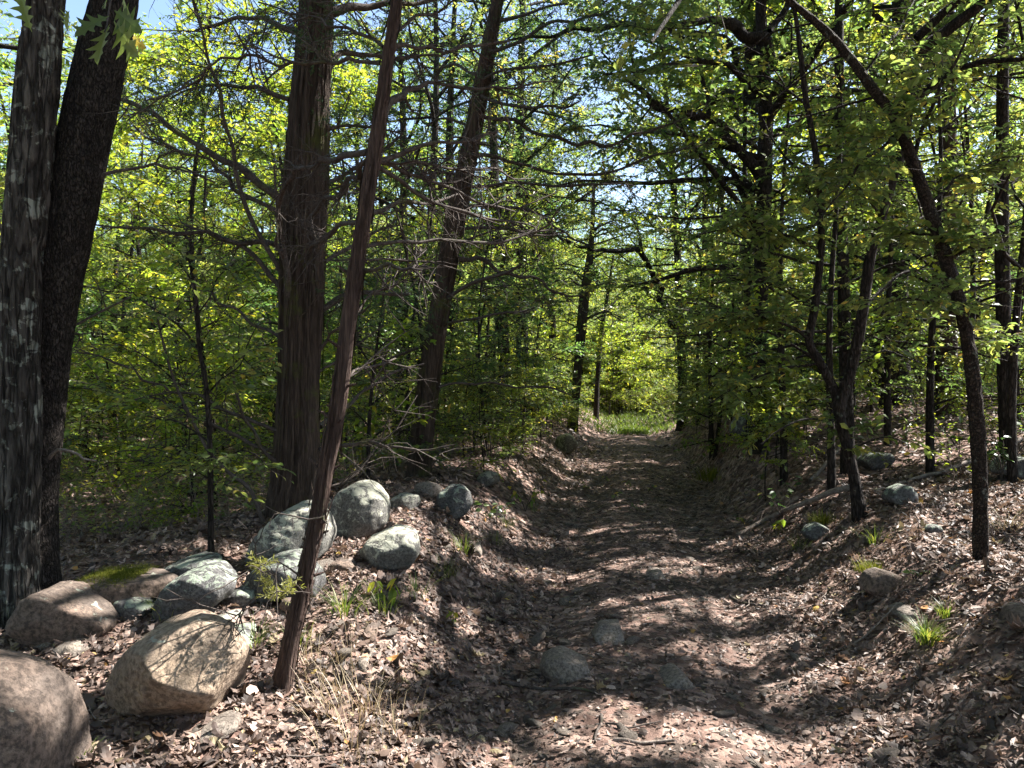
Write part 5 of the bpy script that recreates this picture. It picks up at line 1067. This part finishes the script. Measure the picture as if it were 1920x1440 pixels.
tuft('mossy grass clump beside the fallen grey branch', 1545, 985, 260, .14, .13, .5, 'moss', seed=7, w=.05)
tuft('green grass tuft between tan boulder and thin cedar', 480, 1215, 60, .08, .14, .8, 'grass', seed=8, w=.03)
tuft('small green tuft beside the rounded brown boulder', 155, 1425, 40, .05, .08, .9, 'grass', seed=9, w=.05)
for k, (px, py, h) in enumerate([(600, 1270, .22), (640, 1300, .30), (670, 1360, .36), (700, 1330, .28), (620, 1350, .26), (575, 1240, .2), (650, 1235, .26), (740, 1380, .22), (660, 1410, .3)]):
    tuft('dry straw grass clump below the thin leaning cedar', px, py, 30, .14, h * .8, .7, 'straw', 'dry grass below the leaning cedar', 20 + k, .012)
for k, (px, py) in enumerate([(1000, 960), (950, 990), (930, 1020), (780, 1120), (1430, 900), (1350, 900), (1300, 870), (560, 1210), (310, 1160), (720, 1150), (1640, 1020), (1500, 1030)]):
    tuft('wispy grass tuft scattered over the leafy banks', px, py, 40, .1, .18, .8, 'grass', 'wispy grass on the banks', 40 + k, .02)
# the sunny grass where the trail ends
r = np.random.default_rng(180); n = 8200
yy = r.uniform(24, 50, n); uu = r.normal(0, 1.5, n) * smooth((yy - 23) / 5); xx = road_x(yy) + uu
a = r.uniform(0, 6.28, n); d = np.stack([np.cos(a) * .7, np.sin(a) * .7, np.full(n, .9)], -1)
v, f, rn = leaves(np.stack([xx, yy, H(xx, yy)], -1), d, r.normal(0, 1, (n, 3)), r.uniform(.10, .26, n), r.random(n) * .7, NEEDLE)
tag(obj('clearing_grass', MB().add(v, f, rn, smooth=False).mesh('clearing_grass', [M['grass']])), 'green grass covering the far end of the trail', 'grass', kind='stuff')

def seedling(name, label, px, py, h, n, size, mat, seed, spread=.5, droop=.3, group=None, d=None, tmpl=LEAF4):
    r = np.random.default_rng(seed); b = G(px, py); t = thing(name, b, label, 'seedling', group)
    k = max(1, n // 5); az = r.uniform(0, 6.28, k); st = np.zeros((k, 5, 3)); s = np.linspace(0, 1, 5)
    for i in range(k): st[i] = np.stack([np.cos(az[i]) * spread * h * s ** 1.5, np.sin(az[i]) * spread * h * s ** 1.5, h * r.uniform(.7, 1.05) * (s - .12 * s ** 3)], -1)
    mb = MB(); mb.add(*tubes(st, np.broadcast_to(np.linspace(.003, .0012, 5) * (1 + h), (k, 5)), 4)); obj('stem', mb.mesh('stem', [M['twig']]), t)
    i = r.integers(0, k, n); q = r.uniform(1.3, 3.99, n); j = q.astype(int); fr = (q - j)[:, None]; pos = st[i, j] * (1 - fr) + st[i, j + 1] * fr
    dd = r.normal(0, 1, (n, 3)); dd[:, 2] = -droop + r.normal(0, .2, n)
    c = dict(pos=pos + b, d=dd, n=np.array([0, 0, 1.0]) + r.normal(0, .35, (n, 3)) + np.array([0, -.5, 0]), s=size * r.uniform(.6, 1.2, n), r=r.random(n))
    single_leaves(t, b, c, range(n), M[mat], tmpl); return t
seedling('seedling', 'seedling with large drooping pale leaves before the saddle boulder', 728, 1135, .24, 10, .11, 'leaf_yellow', 1, .4, 1.6)
seedling('seedling', 'small bright seedling on the leafy berm slope', 850, 1185, .13, 12, .055, 'leaf_yellow', 2, .9, .5)
seedling('seedling', 'bushy seedling with bluish leaves beside the pointed boulder', 930, 985, .30, 30, .075, 'leaf_deep', 3, .7, .2)
seedling('seedling', 'yellow leaved seedling on the berm crest by the trail', 985, 960, .42, 26, .08, 'leaf_yellow', 4, .6, .5)
seedling('seedling', 'pale seedling at the lower end of the fallen grey branch', 1450, 1000, .22, 14, .08, 'leaf_yellow', 5, .7, .4)
seedling('seedling', 'green seedling left of the fallen grey branch', 1395, 985, .15, 8, .06, 'leaf', 6, .6, .3)
seedling('seedling', 'tiny whitish seedling below the scaly tree', 1712, 1085, .10, 10, .05, 'leaf_deep', 7, .9, .2)
seedling('seedling', 'bluish seedling behind the forked tree', 1480, 925, .2, 16, .08, 'leaf_deep', 8, .8, .1)
seedling('seedling', 'orange leaved seedling in front of the mossy flat boulder', 205, 1140, .17, 7, .075, 'leaf_yellow', 9, .3, .9)
seedling('seedling', 'leafy maple shoot at the edge of the low brown boulder', 78, 1195, .10, 4, .07, 'leaf_yellow', 10, .4, .6)
seedling('shrub', 'bluish green maple shrub behind the scaly tree', 1880, 905, .75, 70, .095, 'leaf_deep', 11, .55, .15)
for k, (px, py) in enumerate([(1180, 915), (1150, 940), (1195, 960), (1140, 905), (1215, 925), (1100, 920)]):
    seedling('seedling', 'little green seedling growing on the strip between the wheel ruts', px, py, .16, 12, .06, 'leaf', 30 + k, .6, .1, 'seedlings between the wheel ruts')
r = np.random.default_rng(190)
for k in range(46):
    for _ in range(50):
        y = r.uniform(7.5, 17); x = r.uniform(-.62, .64) * y; u = x - road_x(y)
        if abs(u) > 1.45: break
    b = np.array([x, y, float(H(np.array([x]), np.array([y]))[0])]); px = 960 + x / y * FPX; py = 720 - (b[2] - CAM_H) / y * FPX
    seedling('seedling', 'knee high leafy seedling in the woods %s the trail' % ('left of' if u < 0 else 'right of'), px, py, r.uniform(.25, .6), 22, .07, ['leaf', 'leaf_deep', 'leaf_yellow'][k % 3], 100 + k, .7, .2, 'woodland seedlings %s the trail' % ('left of' if u < 0 else 'right of'))
# thicket of thin dry stems and small leaves over the forest floor
def undergrowth(label, n, fx, seed, hmin, hmax, leafmat, nl=7):
    r = np.random.default_rng(seed); x, y = fx(r, n); n = len(x); z = H(x, y); h = r.uniform(hmin, hmax, n); az = r.uniform(0, 6.28, n); K = 5; s = np.linspace(0, 1, K); ln = r.uniform(.1, .9, n)
    w = r.normal(0, .05, (n, K, 3)); w[:, 0] = 0
    p = np.stack([x, y, z - .02], -1)[:, None] + np.stack([np.cos(az)[:, None] * ln[:, None] * s ** 1.6, np.sin(az)[:, None] * ln[:, None] * s ** 1.6, np.ones((n, 1)) * (s - .15 * s ** 3)], -1) * h[:, None, None] + w * h[:, None, None]
    mb = MB(); mb.add(*tubes(p, np.linspace(1, .3, K)[None] * r.uniform(.0015, .004, n)[:, None], 3), mat=1)
    m = n * nl; i = np.repeat(np.arange(n), nl); q = r.uniform(1.2, 3.99, m); j = q.astype(int); fr = (q - j)[:, None]; o = p[i, j] * (1 - fr) + p[i, j + 1] * fr + r.normal(0, .04, (m, 3))
    d = r.normal(0, 1, (m, 3)); d[:, 2] = d[:, 2] * .3 - .2
    v, f, rn = leaves(o, d, np.array([0, 0, 1.0]) + r.normal(0, .4, (m, 3)), r.uniform(.03, .075, m), np.clip(np.repeat(r.random(n), nl) * .6 + r.random(m) * .4, 0, 1), LEAF2); mb.add(v, f, rn, mat=0, smooth=False)
    # dry side sprigs
    k = n * 2; i = np.repeat(np.arange(n), 2); o = p[i, r.integers(1, 4, k)]; d = norm(r.normal(0, 1, (k, 3))); L = h[i] * r.uniform(.15, .5, k)
    sp = np.stack([o, o + d * L[:, None] * .5, o + d * L[:, None] + r.normal(0, .03, (k, 3))], 1); mb.add(*tubes(sp, np.broadcast_to(np.array([.0018, .0014, .0008]), (k, 3)), 3), mat=1)
    return tag(obj('undergrowth', mb.mesh('undergrowth', [leafmat, M['stick']])), label, 'undergrowth', kind='stuff')
def _fl(r, n):
    y = 6.2 + 22 * r.random(n) ** 1.3; x = r.uniform(-.72, .15, n) * y; u = x - road_x(y); k = (u < -2.9) | ((u < -1.75) & (y > 8.5)); return x[k], y[k]
def _fr(r, n):
    y = 7.5 + 20 * r.random(n) ** 1.3; x = r.uniform(.1, .72, n) * y; u = x - road_x(y); k = (u > 1.5) & ((y > 10.5) | (u > 3.0)) & (r.random(n) < np.where(y < 14, .35, 1)); return x[k], y[k]
undergrowth('thicket of thin dry stems and small leaves left of the berm', 2600, _fl, 210, .2, .8, M['leaf'])
undergrowth('thin leafy undergrowth beyond the right bank', 1600, _fr, 211, .15, .6, M['leaf_yellow'])
# broad oak leaves hanging at the top left
r = np.random.default_rng(200)
bp, br = trace(b2[1] - 1.2, [(214, -30, 6), (206, 10, 4), (200, 48, 3), (196, 60, 2)], -.2); branch_part(oak2, b2, bp, br, r, M['twig'], 0, name='leafy_twig')
LV = [(206, 45, 176, 108, .5), (214, 40, 250, 105, .5), (205, 30, 150, 55, .35), (215, 20, 262, 60, .3), (230, -8, 240, 38, .6), (205, -10, 190, 18, .5), (60, 60, 40, 10, .4), (248, 70, 275, 95, .9), (130, 20, 118, 60, .5)]
dd = b2[1] - 1.35
c = dict(pos=np.array([P(a, b, dd) for a, b, *_ in LV]), d=np.array([P(c_, d_, dd - .05) - P(a, b, dd) for a, b, c_, d_, _ in LV]), n=np.array([[-.5, -.8, -.3]] * len(LV)) + r.normal(0, .2, (len(LV), 3)), s=np.array([np.linalg.norm(P(c_, d_, dd) - P(a, b, dd)) * 1.25 for a, b, c_, d_, _ in LV]), r=np.array([q[4] for q in LV]))
_e = [(0, .012), (.10, .03), (.17, .20), (.25, .08), (.30, .16), (.36, .40), (.40, .26), (.44, .10), (.52, .20), (.58, .44), (.63, .27), (.66, .11), (.74, .18), (.82, .30), (.84, .13), (.92, .09), (1, .0)]
_v = []; _f = []
for sg in (1, -1):
    o_ = len(_v); n_ = len(_e)
    _v += [(x_, 0, 0) for x_, y_ in _e] + [(x_ + (.10 if y_ > .15 else 0) * y_, sg * y_, .22 * y_ - .12 * x_ * x_) for x_, y_ in _e]
    for i_ in range(n_ - 1):
        a_, b_, c_, d_ = o_ + i_, o_ + i_ + 1, o_ + n_ + i_ + 1, o_ + n_ + i_; _f += [(a_, b_, c_), (a_, c_, d_)]
_v = [(x_, y_, z_ if y_ else -.12 * x_ * x_) for x_, y_, z_ in _v]
OAKW = (np.array(_v, float), np.array(_f, int))
single_leaves(oak2, b2, c, range(len(LV)), M['leaf'], OAKW, 'oak_leaf')
print('tall', placed, nu, 'saplings', ns, 'tris', sum(len(m.polygons) for m in bpy.data.meshes))
